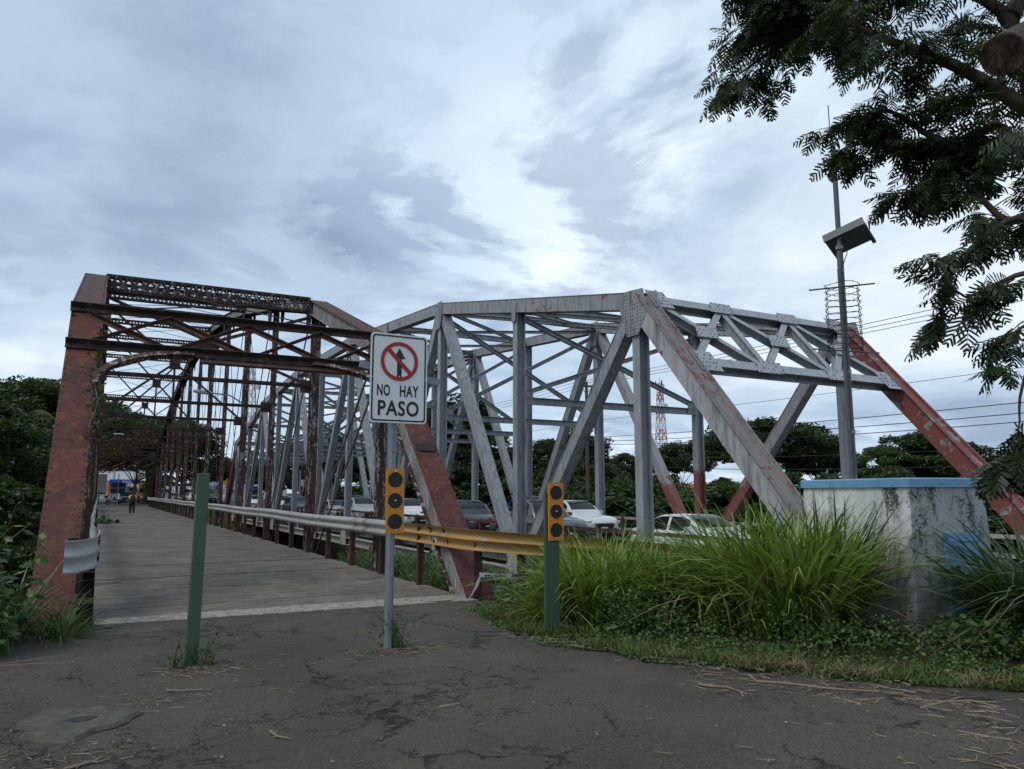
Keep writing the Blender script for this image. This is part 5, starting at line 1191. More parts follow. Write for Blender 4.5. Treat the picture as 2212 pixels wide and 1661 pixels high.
# ================================================================== background trees
def tree_proto(kind, seed, leafmat):
    global rng
    old = rng; rng = np.random.default_rng(seed); r = rng
    T = thing('tree', (0, 0, 0), None, None, local=True); m = MB(); lobes = []
    if kind == 'spread':   # umbrella crown
        H, Rx, Rz, hz = 10., 6.8, 2.9, 6.7; nl = 95
    elif kind == 'round': H, Rx, Rz, hz = 10., 4.2, 3.9, 6.2; nl = 70
    elif kind == 'tall': H, Rx, Rz, hz = 12., 3.4, 5.0, 7.0; nl = 70
    elif kind == 'bush': H, Rx, Rz, hz = 4., 2.6, 1.9, 1.9; nl = 40
    base = np.zeros(3); fork = np.array([r.normal(0, .2), r.normal(0, .2), hz*.42])
    m.tube([base-(0, 0, .6), fork*.5+r.normal(0, .06, 3), fork], [.36 if kind != 'bush' else .15, .28 if kind != 'bush' else .12, .24 if kind != 'bush' else .1], 9)
    for i in range(nl):
        a = r.uniform(0, 2*PI); u = math.sqrt(r.uniform(0, 1)); zz = r.uniform(-.75, 1) if kind != 'spread' else r.uniform(-.5, 1)
        rad = math.sqrt(max(0., 1-zz*zz*.95)); c = np.array([Rx*u*rad*math.cos(a), Rx*u*rad*math.sin(a), hz+Rz*zz*(1-.25*u)])+r.normal(0, .3, 3); lobes.append(c)
    m.build('trunk', 'bark', T); m = MB(); ms = r.choice(nl, 12 if kind != 'bush' else 6, replace=False)
    for i in ms:
        c = lobes[i]; mid = (fork+c)/2+np.array([0, 0, -.4])+r.normal(0, .3, 3); m.tube([fork, mid, c], [.11, .06, .02], 5, False)
    m.build('limbs', 'bark', T); cs = []; n = 250 if kind != 'bush' else 200
    for c in lobes:
        s_ = r.uniform(.8, 1.5)*(1. if kind != 'bush' else .6); p = unit(r.normal(size=(n, 3)))*(r.uniform(.45, 1., (n, 1)))*np.array([s_*1.15, s_*1.15, s_*.6]); cs.append(c+p)
    c = np.concatenate(cs); V, F = quads(c, r.uniform(.24, .5, len(c))*(1 if kind != 'bush' else .75), .6, .7); np_obj('crown', V, F, leafmat, T, kind='stuff'); rng = old; return T
def palm(loc, label, h):
    T = thing('palm_tree', loc, label, 'palm', local=True); m = MB(); m.tube([(0, 0, -.5), (.1, 0, h*.5), (.3, .1, h)], [.2, .15, .13], 9); m.build('trunk', 'bark', T)
    vs, fs = [], []
    for i in range(22):
        a = 2*PI*i/22+rng.uniform(-.1, .1); el = rng.uniform(-.5, 1.0); L = rng.uniform(4.2, 5.8); d = np.array([math.cos(a), math.sin(a), 0]); sd = np.array([-d[1], d[0], 0])
        for j in range(30):
            t = (j+1)/30; p = np.array([.3, .1, h])+d*L*t*math.cos(el*.6)+np.array([0, 0, L*(math.sin(el)*t-.75*t*t)])
            for s_ in (-1, 1):
                ll = 1.2*math.sin(PI*(.12+.8*t)); q = p+sd*s_*ll*.75+d*ll*.45+np.array([0, 0, -ll*.5]); w = d*.06; o = len(vs); vs += [p-w, p+w, q]; fs.append((o, o+1, o+2))
    np_obj('crown', np.array(vs), np.array(fs), 'palm_leaf', T, kind='stuff'); return T
def forest():
    pro = {}
    for i, (kind, mat) in enumerate((('spread', 'leaf_dark'), ('round', 'leaf_mid'), ('tall', 'leaf_dark'), ('round', 'leaf_dark'), ('bush', 'leaf_mid'), ('spread', 'leaf_mid'), ('round', 'leaf_light'), ('bush', 'leaf_dark'))): pro[i] = tree_proto(kind, 100+i, mat); pro[i].location = (0, 0, -500)
    ORD = ['first', 'second', 'third', 'fourth', 'fifth', 'sixth', 'seventh', 'eighth', 'ninth', 'tenth', 'eleventh', 'twelfth', 'thirteenth', 'fourteenth', 'fifteenth', 'sixteenth', 'seventeenth', 'eighteenth', 'nineteenth', 'twentieth', 'twenty-first', 'twenty-second']
    Hh = {0: 9.6, 1: 10.2, 2: 12.1, 3: 10.2, 4: 3.9, 5: 9.6, 6: 10.2, 7: 3.9}; used = set()
    def put(i, px, topy, dep, label, name='tree', group=None, zb=-.5, wide=1.):
        p = at(px, topy, dep); x, y, zt0 = p; s_ = (zt0-zb)/Hh[i]
        if i in used: o = copy_tree(pro[i])
        else: o = pro[i]; used.add(i)
        o.name = name; o.location = (x, y, zb); o.scale = (s_*wide, s_*wide, s_); o.rotation_euler = (0, 0, rng.uniform(0, 6.28)); tag(o, label, 'tree' if name != 'bush' else 'bush', group); return o
    # behind the grey bridge, left to right
    put(0, 1655, 912, 105, 'broad umbrella-crowned dark tree right of the red end post of the grey bridge', 'spreading_tree', wide=1.25)
    put(5, 1765, 965, 112, 'second umbrella-crowned tree, just left of the mast', 'spreading_tree')
    put(1, 1985, 925, 80, 'mid green bushy tree between the mast and the far red end post', 'broadleaf_tree', wide=1.2)
    put(6, 1900, 962, 78, 'light green tree directly right of the mast above the hut', 'broadleaf_tree', wide=1.1)
    put(3, 2090, 955, 84, 'dark tree behind the far red end post', 'broadleaf_tree', wide=1.1)
    put(3, 1345, 978, 120, 'small dark tree left of the lattice tower', 'broadleaf_tree', wide=1.1)
    put(1, 1400, 990, 140, 'tree below the lattice tower', 'broadleaf_tree')
    put(0, 1470, 960, 125, 'dark tree right of the lattice tower', 'spreading_tree', wide=.8)
    put(2, 1255, 915, 82, 'tall dark tree between the first and second grey verticals', 'tall_tree', wide=1.15)
    put(3, 1185, 948, 76, 'dark rounded tree left of the short marker post', 'broadleaf_tree', wide=1.1)
    put(2, 985, 838, 80, 'tallest dark tree behind the sign and the grey bridge', 'tall_tree', wide=1.1)
    put(3, 1055, 925, 78, 'dark tree behind the second grey diagonal', 'broadleaf_tree', wide=1.1)
    put(2, 930, 870, 95, 'dark tree just right of the no-entry sign', 'tall_tree')
    put(6, 1225, 985, 66, 'lighter green tree low behind the grey bridge centre', 'broadleaf_tree', wide=1.)
    g = 'trees massed behind the far half of the grey bridge'
    for q_, (px, ty, dep, i) in enumerate(sorted(((860, 905, 110, 3), (790, 930, 120, 1), (720, 930, 130, 3), (655, 955, 140, 1), (610, 985, 150, 3), (560, 1000, 150, 1)))): put(i, px, ty, dep, ORD[q_]+' tree from the left massed behind the far half of the grey bridge', 'broadleaf_tree', g)
    g = 'low trees along the far side of the highway'
    for q_, (px, ty, dep, i) in enumerate(sorted(((960, 985, 70, 3), (1100, 990, 70, 1), (1150, 1010, 64, 4), (1300, 1000, 66, 3), (1370, 1030, 60, 4), (1440, 1035, 62, 7), (1560, 1030, 90, 3), (1620, 1040, 60, 4), (1700, 1030, 66, 7), (1780, 1020, 64, 3), (1850, 1030, 52, 4), (1950, 1030, 50, 7), (2050, 1020, 48, 4), (2140, 1030, 44, 7), (2190, 1010, 60, 3), (2260, 990, 60, 1), (2400, 900, 70, 5), (880, 1010, 90, 4), (1010, 1020, 66, 7), (1080, 1030, 60, 4), (1230, 1040, 56, 7), (1490, 1045, 58, 4)))): put(i, px, ty, dep, ORD[q_]+' from the left of the low trees along the far side of the highway', 'bush' if i in (4, 7) else 'broadleaf_tree', g, -1.2)
    g = 'undergrowth bushes behind the grey bridge'
    for q_, (px, ty, dep, i) in enumerate(sorted(((1540, 1055, 56, 7), (1590, 1045, 54, 4), (1660, 1060, 50, 7), (1720, 1052, 52, 4), (1800, 1045, 50, 7), (1260, 1062, 52, 4), (1330, 1060, 54, 7), (1400, 1062, 50, 4), (1120, 1055, 58, 7), (1040, 1050, 64, 4), (900, 1045, 80, 7), (820, 1040, 90, 4), (2000, 1045, 42, 4), (2090, 1050, 40, 7), (2180, 1055, 38, 4)))): put(i, px, ty, dep, ORD[q_]+' bush from the left in the undergrowth right behind the grey bridge', 'bush', g, -2.0, 1.7)
    # left of the old bridge
    put(0, 92, 822, 112, 'wide dark tree rising behind the palm at the left', 'spreading_tree', zb=-.5, wide=.9)
    put(3, 5, 880, 62, 'dark green tree at the left edge of the picture', 'broadleaf_tree', zb=-1, wide=1.2)
    put(1, -60, 850, 48, 'mid green tree cut by the left picture edge', 'broadleaf_tree', zb=-1, wide=1.2)
    put(3, 85, 960, 104, 'dark tree low behind the utility pole at left', 'broadleaf_tree', zb=-1.5, wide=1.3)
    put(4, 45, 1045, 40, 'bush on the left river bank', 'bush', zb=-1.5, wide=.9); put(7, 0, 1058, 38, 'dark bush low on the left river bank', 'bush', zb=-2, wide=1.6)
    put(7, -30, 1050, 30, 'dark bush right behind the left end post', 'bush', zb=-3, wide=.7)
    # beyond the old bridge
    put(2, 232, 850, 190, 'tall dark tree seen through the old bridge portal', 'tall_tree', wide=1.1)
    put(0, 335, 905, 125, 'dark spreading tree over the far end of the old bridge', 'spreading_tree', zb=0)
    put(3, 405, 905, 118, 'dark tree right of the far portal of the old bridge', 'broadleaf_tree', zb=0)
    put(6, 275, 1038, 165, 'light green far tree between the sheds', 'broadleaf_tree', zb=0)
    put(3, 470, 985, 125, 'far dark tree behind the coach', 'broadleaf_tree', zb=0); put(1, 520, 1000, 140, 'far green tree behind the queue of vehicles', 'broadleaf_tree', zb=0)
    put(4, 190, 1066, 104, 'small bush at the far left end of the old bridge', 'bush', zb=0)
    for q_, (px, dep) in enumerate(sorted(((440, 200), (360, 210), (290, 220), (180, 200), (120, 180), (560, 210), (640, 220)))): put(3, px, 1025, dep, ORD[q_]+' distant tree from the left on the horizon beyond the bridges', 'broadleaf_tree', 'distant trees on the horizon', 0, 1.6)
    # trunk of the big tree at the far end
    o = pro[5]
    # flame tree with orange-red flowers
    F1 = tree_proto('spread', 301, 'flower_red'); p = at(300, 925, 90); F1.name = 'flame_tree'; F1.location = (p[0], p[1], 0); s_ = p[2]/9.6; F1.scale = (s_*.62, s_*.62, s_*.9); tag(F1, 'tree with orange red flowers beyond the old bridge portal', 'tree')
    F2 = tree_proto('spread', 302, 'flower_red'); p = at(120, 905, 106); F2.name = 'flame_tree'; F2.location = (p[0], p[1], -1); s_ = (p[2]+1)/9.6; F2.scale = (s_*.45, s_*.45, s_); tag(F2, 'tree with reddish flowers beside the palm at left', 'tree')
    p = at(112, 905, 98); palm((p[0], p[1], -1), 'palm tree with drooping yellowing fronds left of the red end post', p[2]+1)
forest()
# ================================================================== vehicles
KIND = {
 'sedan':  dict(L=4.5, W=1.76, H=1.46, hood=.90, belt=.97, wb=-1.05, rf=-.30, rr=.95, rb=1.75, deck=1.02, wr=.31, wh=1.32),
 'hatch':  dict(L=3.9, W=1.70, H=1.52, hood=.92, belt=.98, wb=-.95, rf=-.25, rr=1.45, rb=1.85, deck=.98, wr=.30, wh=1.22),
 'suv':    dict(L=4.6, W=1.86, H=1.74, hood=1.08, belt=1.12, wb=-.95, rf=-.25, rr=1.75, rb=2.18, deck=1.12, wr=.36, wh=1.35),
 'pickup': dict(L=5.3, W=1.86, H=1.80, hood=1.12, belt=1.16, wb=-1.15, rf=-.50, rr=.62, rb=.80, deck=1.10, wr=.38, wh=1.58),
 'van':    dict(L=4.9, W=1.80, H=2.15, hood=1.05, belt=1.15, wb=-1.85, rf=-1.15, rr=2.20, rb=2.42, deck=1.15, wr=.33, wh=1.40),
 'truck':  dict(L=5.6, W=2.00, H=2.35, hood=1.25, belt=1.30, wb=-2.55, rf=-2.15, rr=-.95, rb=-.85, deck=1.0, wr=.40, wh=1.75),
}
def loft(mb, rings, smooth=True):
    n = len(rings[0]); vs = [v for r_ in rings for v in r_]
    mb.add(vs, [(i*n+k, i*n+(k+1) % n, (i+1)*n+(k+1) % n, (i+1)*n+k) for i in range(len(rings)-1) for k in range(n)], smooth)
    mb.add(rings[0], [tuple(range(n))[::-1]]); mb.add(rings[-1], [tuple(range(n))])
def car(kind, paint, loc, label, rz=0, group=None, name=None, rack=False, cargo=None, detail=True):
    K = KIND[kind]; L, Wd, H = K['L'], K['W']/2, K['H']; f, r_ = -L/2, L/2; zb = .22 if kind not in ('pickup', 'suv', 'truck') else .32
    T = thing(name or kind+'_car' if kind in ('sedan', 'hatch', 'suv') else name or kind, loc, label, 'car' if kind in ('sedan', 'hatch', 'suv') else kind, group, rz, local=True)
    def ring(y, w, zt_, z0=zb): 
        h = [(0, z0), (w*.86, z0), (w, z0+.16), (w*1.0, (z0+zt_)*.5), (w*.975, zt_-.12), (w*.93, zt_-.035), (w*.78, zt_), (0, zt_+.025)]
        return [(x, y, z) for x, z in h]+[(-x, y, z) for x, z in h[-2:0:-1]]
    m = MB(); fr = K['hood']
    loft(m, [ring(f, Wd*.74, fr*.72, zb+.10), ring(f+.07, Wd*.87, fr*.80, zb+.04), ring(f+.28, Wd*.96, fr*.92), ring(f+.6, Wd*.99, fr*.965), ring(K['wb'], Wd, K['belt']-.01), ring(0 if kind != 'truck' else -1.5, Wd, K['belt']), ring(K['rb']-.15, Wd, (K['belt']+K['deck'])/2), ring(K['rb']+.1 if K['rb']+.1 < r_-.2 else r_-.25, Wd*.99, K['deck']), ring(r_-.1, Wd*.94, K['deck']-.03), ring(r_, Wd*.86, K['deck']-.12, zb+.1)])
    body = m.build('body', paint, T)
    # cabin: curved greenhouse, glass taken from the same surface
    bw, tw = Wd*.93, Wd*.71; zb_ = K['belt']-.03; wb, rf, rr, rb = K['wb'], K['rf'], K['rr'], K['rb']
    nwin = {'sedan': [(.20, .50), (.54, .84)], 'hatch': [(.18, .48), (.52, .88)], 'suv': [(.15, .40), (.43, .68), (.72, .93)], 'pickup': [(.28, .56), (.61, .88)], 'van': [(.13, .30), (.34, .62), (.66, .93)], 'truck': [(.25, .75)]}[kind]
    def hgt(y):
        a_ = min(1, max(0, (y-wb)/(rf+.25-wb))); b_ = min(1, max(0, (rb-y)/(rb-rr+.25)))
        fa = math.sin(a_*PI/2)**.92; fb = math.sin(b_*PI/2)**.85; arch = .045*(1-((y-(rf+rr)/2)/((rr-rf)/2+.6))**2)
        return zb_+(H-.045-zb_)*min(fa, fb)+max(-.05, arch)*min(fa, fb)
    cut = sorted(set([round(wb+(rb-wb)*t, 4) for t in np.linspace(0, 1, 15)]+[round(wb+(rb-wb)*t, 4) for w_ in nwin for t in w_]+[round(rf+.12, 4), round(rr-.12, 4)]))
    def sec(y, g=0.):
        h = hgt(y); t = (h-zb_)/(H-zb_); w0 = bw-.05*(1-min(1, 3*min((y-wb)/(rb-wb), (rb-y)/(rb-wb))))+g; wt = w0+(tw-w0)*min(1, t)
        pts = [(w0, zb_), (w0+(wt-w0)*.12, zb_+(h-zb_)*.10), (w0+(wt-w0)*.55, zb_+(h-zb_)*.55), (wt+.015, zb_+(h-zb_)*.86), (wt*.88, zb_+(h-zb_)*.965+g*.5), (wt*.5, h-.012*t+g), (0, h+g)]
        return [(x, y, z) for x, z in pts]
    paintq, side = [], {}; front, rear = [], []
    S_ = [sec(y) for y in cut]; G_ = [sec(y, .006) for y in cut]
    for i in range(len(cut)-1):
        y0, y1 = cut[i], cut[i+1]; ym = (y0+y1)/2; tt = (ym-wb)/(rb-wb)
        for j in range(6):
            q = [S_[i][j], S_[i+1][j], S_[i+1][j+1], S_[i][j+1]]; qg = [G_[i][j], G_[i+1][j], G_[i+1][j+1], G_[i][j+1]]; w_ = [k for k, (a_, b_) in enumerate(nwin) if a_ < tt < b_]
            paintq.append(q)
            if j in (1, 2) and w_: side.setdefault(w_[0], []).append(qg)
            elif j >= 4 and ym < rf+.12 and i > 0: front.append(qg)
            elif j >= 4 and ym > rr-.12 and i < len(cut)-2: rear.append(qg)
    def quadmesh(name, qs, mat, mirror):
        m = MB()
        for q in qs:
            if 1 in mirror: m.add(q, [(0, 1, 2, 3)], True)
            if -1 in mirror: m.add([(-x, y, z) for x, y, z in q], [(3, 2, 1, 0)], True)
        me_o = m.build(name, mat, T); bm = bmesh.new(); bm.from_mesh(me_o.data); bmesh.ops.remove_doubles(bm, verts=bm.verts, dist=.0005); bm.to_mesh(me_o.data); bm.free(); return me_o
    quadmesh('cabin', paintq, paint, (1, -1)); quadmesh('windscreen', front, 'glass', (1, -1))
    if kind != 'truck' and rear: quadmesh('rear_window', rear, 'glass', (1, -1))
    for qs in side.values():
        for sg in (1, -1): quadmesh('side_window', qs, 'glass', (sg,))
    # front face
    m = MB(); m.box((0, f+.03, fr*.60), (Wd*1.05, .10, fr*.20)); m.build('grille', 'black_trim', T)
    m = MB(); m.box((0, f+.02, zb+.16), (Wd*1.35, .10, .15)); m.build('bumper_intake', 'black_trim', T)
    m = MB(); m.box((0, f-.012, zb+.22), (.36, .02, .14)); m.build('number_plate', 'sign_white', T)
    for s_ in (-1, 1):
        m = MB(); x = s_*Wd*.78; m.box((x, f+.13, fr*.76), (Wd*.34, .20, .14), s_*-.42); m.build('headlight', 'lamp_glass', T, .02)
        m = MB(); m.box((s_*(Wd+.10), K['wb']+.38, K['belt']+.08), (.20, .10, .15)); m.build('mirror', paint, T, .02)
        m = MB(); m.box((s_*Wd*.86, r_-.06, K['deck']-.2), (Wd*.22, .12, .2)); m.build('tail_light', 'sign_red', T)
        for y in (-K['wh'], K['wh']):
            y_ = y-.02*s_*0; m = MB(); m.disc((s_*(Wd*.998), y_, K['wr']), (s_, 0, 0), K['wr']*1.17, .006, 22); m.build('wheel_arch', 'black_trim', T)
            m = MB(); rr = K['wr']; m.tube([(s_*(Wd-.2), y_, rr), (s_*(Wd+.012), y_, rr)], rr, 20); wl = m.build('wheel', 'tyre', T)
            m = MB(); m.disc((s_*(Wd+.012), y_, rr), (s_, 0, 0), rr*.64, .008, 18); m.build('rim', 'rim', wl)
            m = MB()
            for q in range(5): a = 2*PI*q/5; m.beam((s_*(Wd+.022), y_, rr), (s_*(Wd+.022), y_+rr*.6*math.cos(a), rr+rr*.6*math.sin(a)), .05, .012, (1, 0, 0))
            m.build('spokes', 'black_trim', wl)
    if rack:
        for s_ in (-1, 1): m = MB(); m.beam((s_*tw*.8, K['rf']+.15, H+.09), (s_*tw*.8, K['rr']-.1, H+.09), .04, .04); m.build('roof_rail', 'black_trim', T)
        for t in (.1, .37, .63, .9): y = K['rf']+.1+(K['rr']-K['rf']-.2)*t; m = MB(); m.beam((-tw*.82, y, H+.11), (tw*.82, y, H+.11), .05, .04); m.box((-tw*.5, y, H+.05), (.04, .04, .12)); m.box((tw*.5, y, H+.05), (.04, .04, .12)); m.build('roof_bar', 'rim', T)
    if kind == 'pickup':
        m = MB(); m.box((0, 1.72, 1.105), (Wd*1.7, 1.6, .03)); m.build('load_bed', 'black_trim', T)
    if cargo:
        m = MB(); m.box((0, .95, 1.75), (2.05, 3.3, 1.9)); m.build('cargo_box', cargo, T, .03); m = MB(); m.box((0, .95, .72), (1.9, 3.4, .14)); m.build('load_frame', 'black_trim', T)
    return T
def bus(loc, label, paint, stripe, rz, L=11., H=3.2, Wd=2.5, school=False, group=None):
    T = thing('school_bus' if school else 'coach', loc, label, 'bus', group, rz, local=True); w = Wd/2; f = -L/2
    def rr(s, y): 
        pts = rrect(2*w*s[0], (H-.4)*s[1], .28, 4); return [(a, y, .4+(H-.4)/2+b) for a, b in pts]
    m = MB(); 
    if school: loft(m, [rr((.96, .97), f+1.3), rr((1, 1), f+1.5), rr((1, 1), -f-.1), rr((.96, .97), -f)]); m.box((0, f+.75, 1.05), (2.0, 1.5, .95))
    else: loft(m, [rr((.92, .94), f), rr((.98, .99), f+.15), rr((1, 1), f+.4), rr((1, 1), -f-.15), rr((.95, .97), -f)])
    m.build('body', paint, T); y0 = f+1.29 if school else f-.012
    m = MB(); m.box((0, y0, H*.66 if school else H*.60), (w*1.75, .03, H*.27 if school else H*.42)); m.build('windscreen', 'glass', T)
    m = MB(); m.box((0, y0-.005, H*.88), (w*1.2, .04, .22)); m.build('destination_board', stripe, T)
    n = 8
    for s_ in (-1, 1):
        for i in range(n): m = MB(); y = f+1.9+(L-2.4)*i/n; m.box((s_*w, y+.5, H*.68), (.03, (L-2.6)/n-.15, .75)); m.build('side_window', 'glass', T)
        m = MB(); m.box((s_*w*.72, f-.02, .85), (.34, .06, .2)); m.build('headlight', 'lamp_glass', T)
        m = MB(); m.box((s_*(w+.18), y0-.1, H*.62), (.12, .1, .4)); m.build('mirror', 'black_trim', T)
        for y in (f+1.6+(.0), -f-2.4): m = MB(); m.tube([(s_*(w-.3), y, .5), (s_*(w+.01), y, .5)], .5, 18); m.build('wheel', 'tyre', T)
    m = MB(); m.box((0, f-.03, .62), (w*1.9, .1, .25)); m.build('bumper', 'black_trim', T); m = MB(); m.box((0, f-.085, .62), (.4, .02, .14)); m.build('number_plate', 'sign_white', T)
    return T
def lane(sx, X=15.6): return float(onX(*s2(sx, 2020), X)[1])
def traffic():
    z = -.5
    car('sedan', 'car_white', (15.7, 17.4, z), 'white sedan nearest the camera on the grey bridge, behind the tall grass')
    pk = car('pickup', 'car_grey', (15.6, 26.6, z), 'dark grey pickup with roof rack on the grey bridge', rack=True, name='pickup_truck')
    car('suv', 'car_white', (19.3, 29.5, z), 'white car on the far lane half hidden behind the short marker board', rz=0)
    car('suv', 'car_dark', (15.6, 33.2, z), 'dark blue black car with lit headlights right of the rusty end post')
    car('suv', 'car_white', (15.6, 41.2, z), 'white car seen between the sign post and the rusty end post')
    car('suv', 'car_silver', (15.6, 50, z), 'silver off-road car just left of the orange marker board', rack=True)
    car('hatch', 'car_silver', (15.5, 56.0, z), 'small silver car behind the silver off-road car')
    car('hatch', 'car_white', (15.6, 61.0, z), 'small white car third behind the sign post on the grey bridge')
    car('suv', 'car_blue', (15.6, 68.5, z), 'dark blue car between two rusty verticals')
    car('pickup', 'car_white', (15.6, 75.2, z), 'white pickup behind the dark blue car', name='pickup_truck')
    car('sedan', 'car_dark', (15.6, 82, z), 'dark car far back on the grey bridge')
    car('suv', 'car_white', (15.6, 88.5, z), 'white car near the far end of the grey bridge', rack=True)
    bus((16.2, 101, z), 'pale bus just beyond the far end of the grey bridge', 'coach_blue', 'black_trim', 0, 10, 3.0)
    def g(sx, dep, zz=0.): p = at(*s2(sx, 1969), dep); return (p[0], p[1], zz)
    rzz = R(12)
    for kind, paint, sx, dep, lab in (('van', 'car_white', 917, 106, 'white van left of the pale bus beyond the bridge'), ('suv', 'car_dark', 835, 112, 'dark car between the coach and the white pickup'), ('pickup', 'car_white', 786, 112, 'white pickup right of the plain green post top'), ('van', 'car_white', 735, 122, 'white van left of the white pickup in the far queue'), ('sedan', 'car_silver', 692, 114, 'silver sedan in the far queue beyond the bridge'), ('van', 'car_white', 652, 126, 'white van at the left end of the far queue')):
        car(kind, paint, g(sx, dep), lab, rzz, 'vehicles queueing beyond the bridges', name={'van': 'white_van', 'pickup': 'pickup_truck'}.get(kind))
    bus(g(880, 118), 'pale blue coach towering over the far queue', 'coach_blue', 'car_white', rzz, 11, 3.3)
    car('truck', 'car_white', g(700, 142), 'white box truck behind the silver sedan', rzz, name='box_truck', cargo='car_white'); car('truck', 'car_white', g(760, 146), 'white box truck behind the far vans', rzz, name='box_truck', cargo='tower_white')
    # beyond the old bridge
    car('suv', 'car_black', g(503, 98), 'black car facing us beyond the far end of the old bridge', R(4), rack=True)
    car('truck', 'car_white', g(461, 116), 'white truck behind the black car beyond the old bridge', R(6), name='box_truck')
    bus(g(566, 112), 'orange school bus beyond the old bridge beside the tree trunk', 'bus_orange', 'black_trim', R(10), 9, 2.9, 2.3, True)
    # bicycle in the pickup bed
    T = thing('bicycle', (15.6, 28.3, .62), 'bicycle standing in the bed of the dark grey pickup', 'bicycle', None, R(20), True)
    for y in (-.5, .5):
        m = MB(); m.tube([(0, y+.33*math.cos(a), .34+.33*math.sin(a)) for a in np.linspace(0, 2*PI, 25)], .02, 6, False); w = m.build('wheel', 'tyre', T); m = MB()
        for k in range(8): a = PI*k/8; m.tube([(0, y-.32*math.cos(a), .34-.32*math.sin(a)), (0, y+.32*math.cos(a), .34+.32*math.sin(a))], .003, 3, False)
        m.build('spokes', 'rim', w)
    m = MB()
    for a, b in (((0, .5, .34), (0, .1, .32)), ((0, .1, .32), (0, .22, .85)), ((0, .5, .34), (0, .22, .78)), ((0, .22, .78), (0, -.32, .82)), ((0, .1, .32), (0, -.34, .74)), ((0, -.5, .34), (0, -.3, .95))): m.tube([a, b], .018, 6)
    m.build('frame', 'shop_blue', T); m = MB(); m.tube([(-.28, -.3, 1.0), (0, -.3, .96), (.28, -.3, 1.0)], .014, 6); m.build('handlebar', 'black_trim', T); m = MB(); m.box((0, .25, .9), (.13, .26, .06)); m.build('saddle', 'black_trim', T, .02)
    # motorcycle
    p = g(433, 92); T = thing('motorcycle', p, 'dark motorcycle parked left of the black car beyond the old bridge', 'motorcycle', None, R(10), True)
    for y in (-.62, .62): m = MB(); m.tube([(0, y+.26*math.cos(a), .31+.26*math.sin(a)) for a in np.linspace(0, 2*PI, 21)], .055, 7, False); m.build('wheel', 'tyre', T)
    m = MB(); loft(m, [[(a, y, z+b) for a, b in rrect(w, h, .05, 2)] for y, z, w, h in ((-.35, .75, .18, .2), (-.15, .72, .34, .4), (.2, .62, .3, .4), (.5, .72, .2, .2))]); m.build('engine_and_tank', 'car_black', T)
    m = MB(); m.box((0, .45, .86), (.26, .7, .10)); m.build('seat', 'black_trim', T, .03); m = MB(); m.tube([(-.36, -.4, 1.05), (-.1, -.5, 1.0), (.1, -.5, 1.0), (.36, -.4, 1.05)], .018, 6); m.build('handlebar', 'black_trim', T)
    m = MB(); m.tube([(0, -.62, .31), (0, -.45, 1.0)], .035, 6); m.build('fork', 'rim', T); m = MB(); m.box((0, -.62, .9), (.2, .12, .2)); m.build('headlight', 'lamp_glass', T, .03); m = MB(); m.box((0, .85, 1.02), (.4, .36, .32)); m.build('top_case', 'black_trim', T, .03)
traffic()
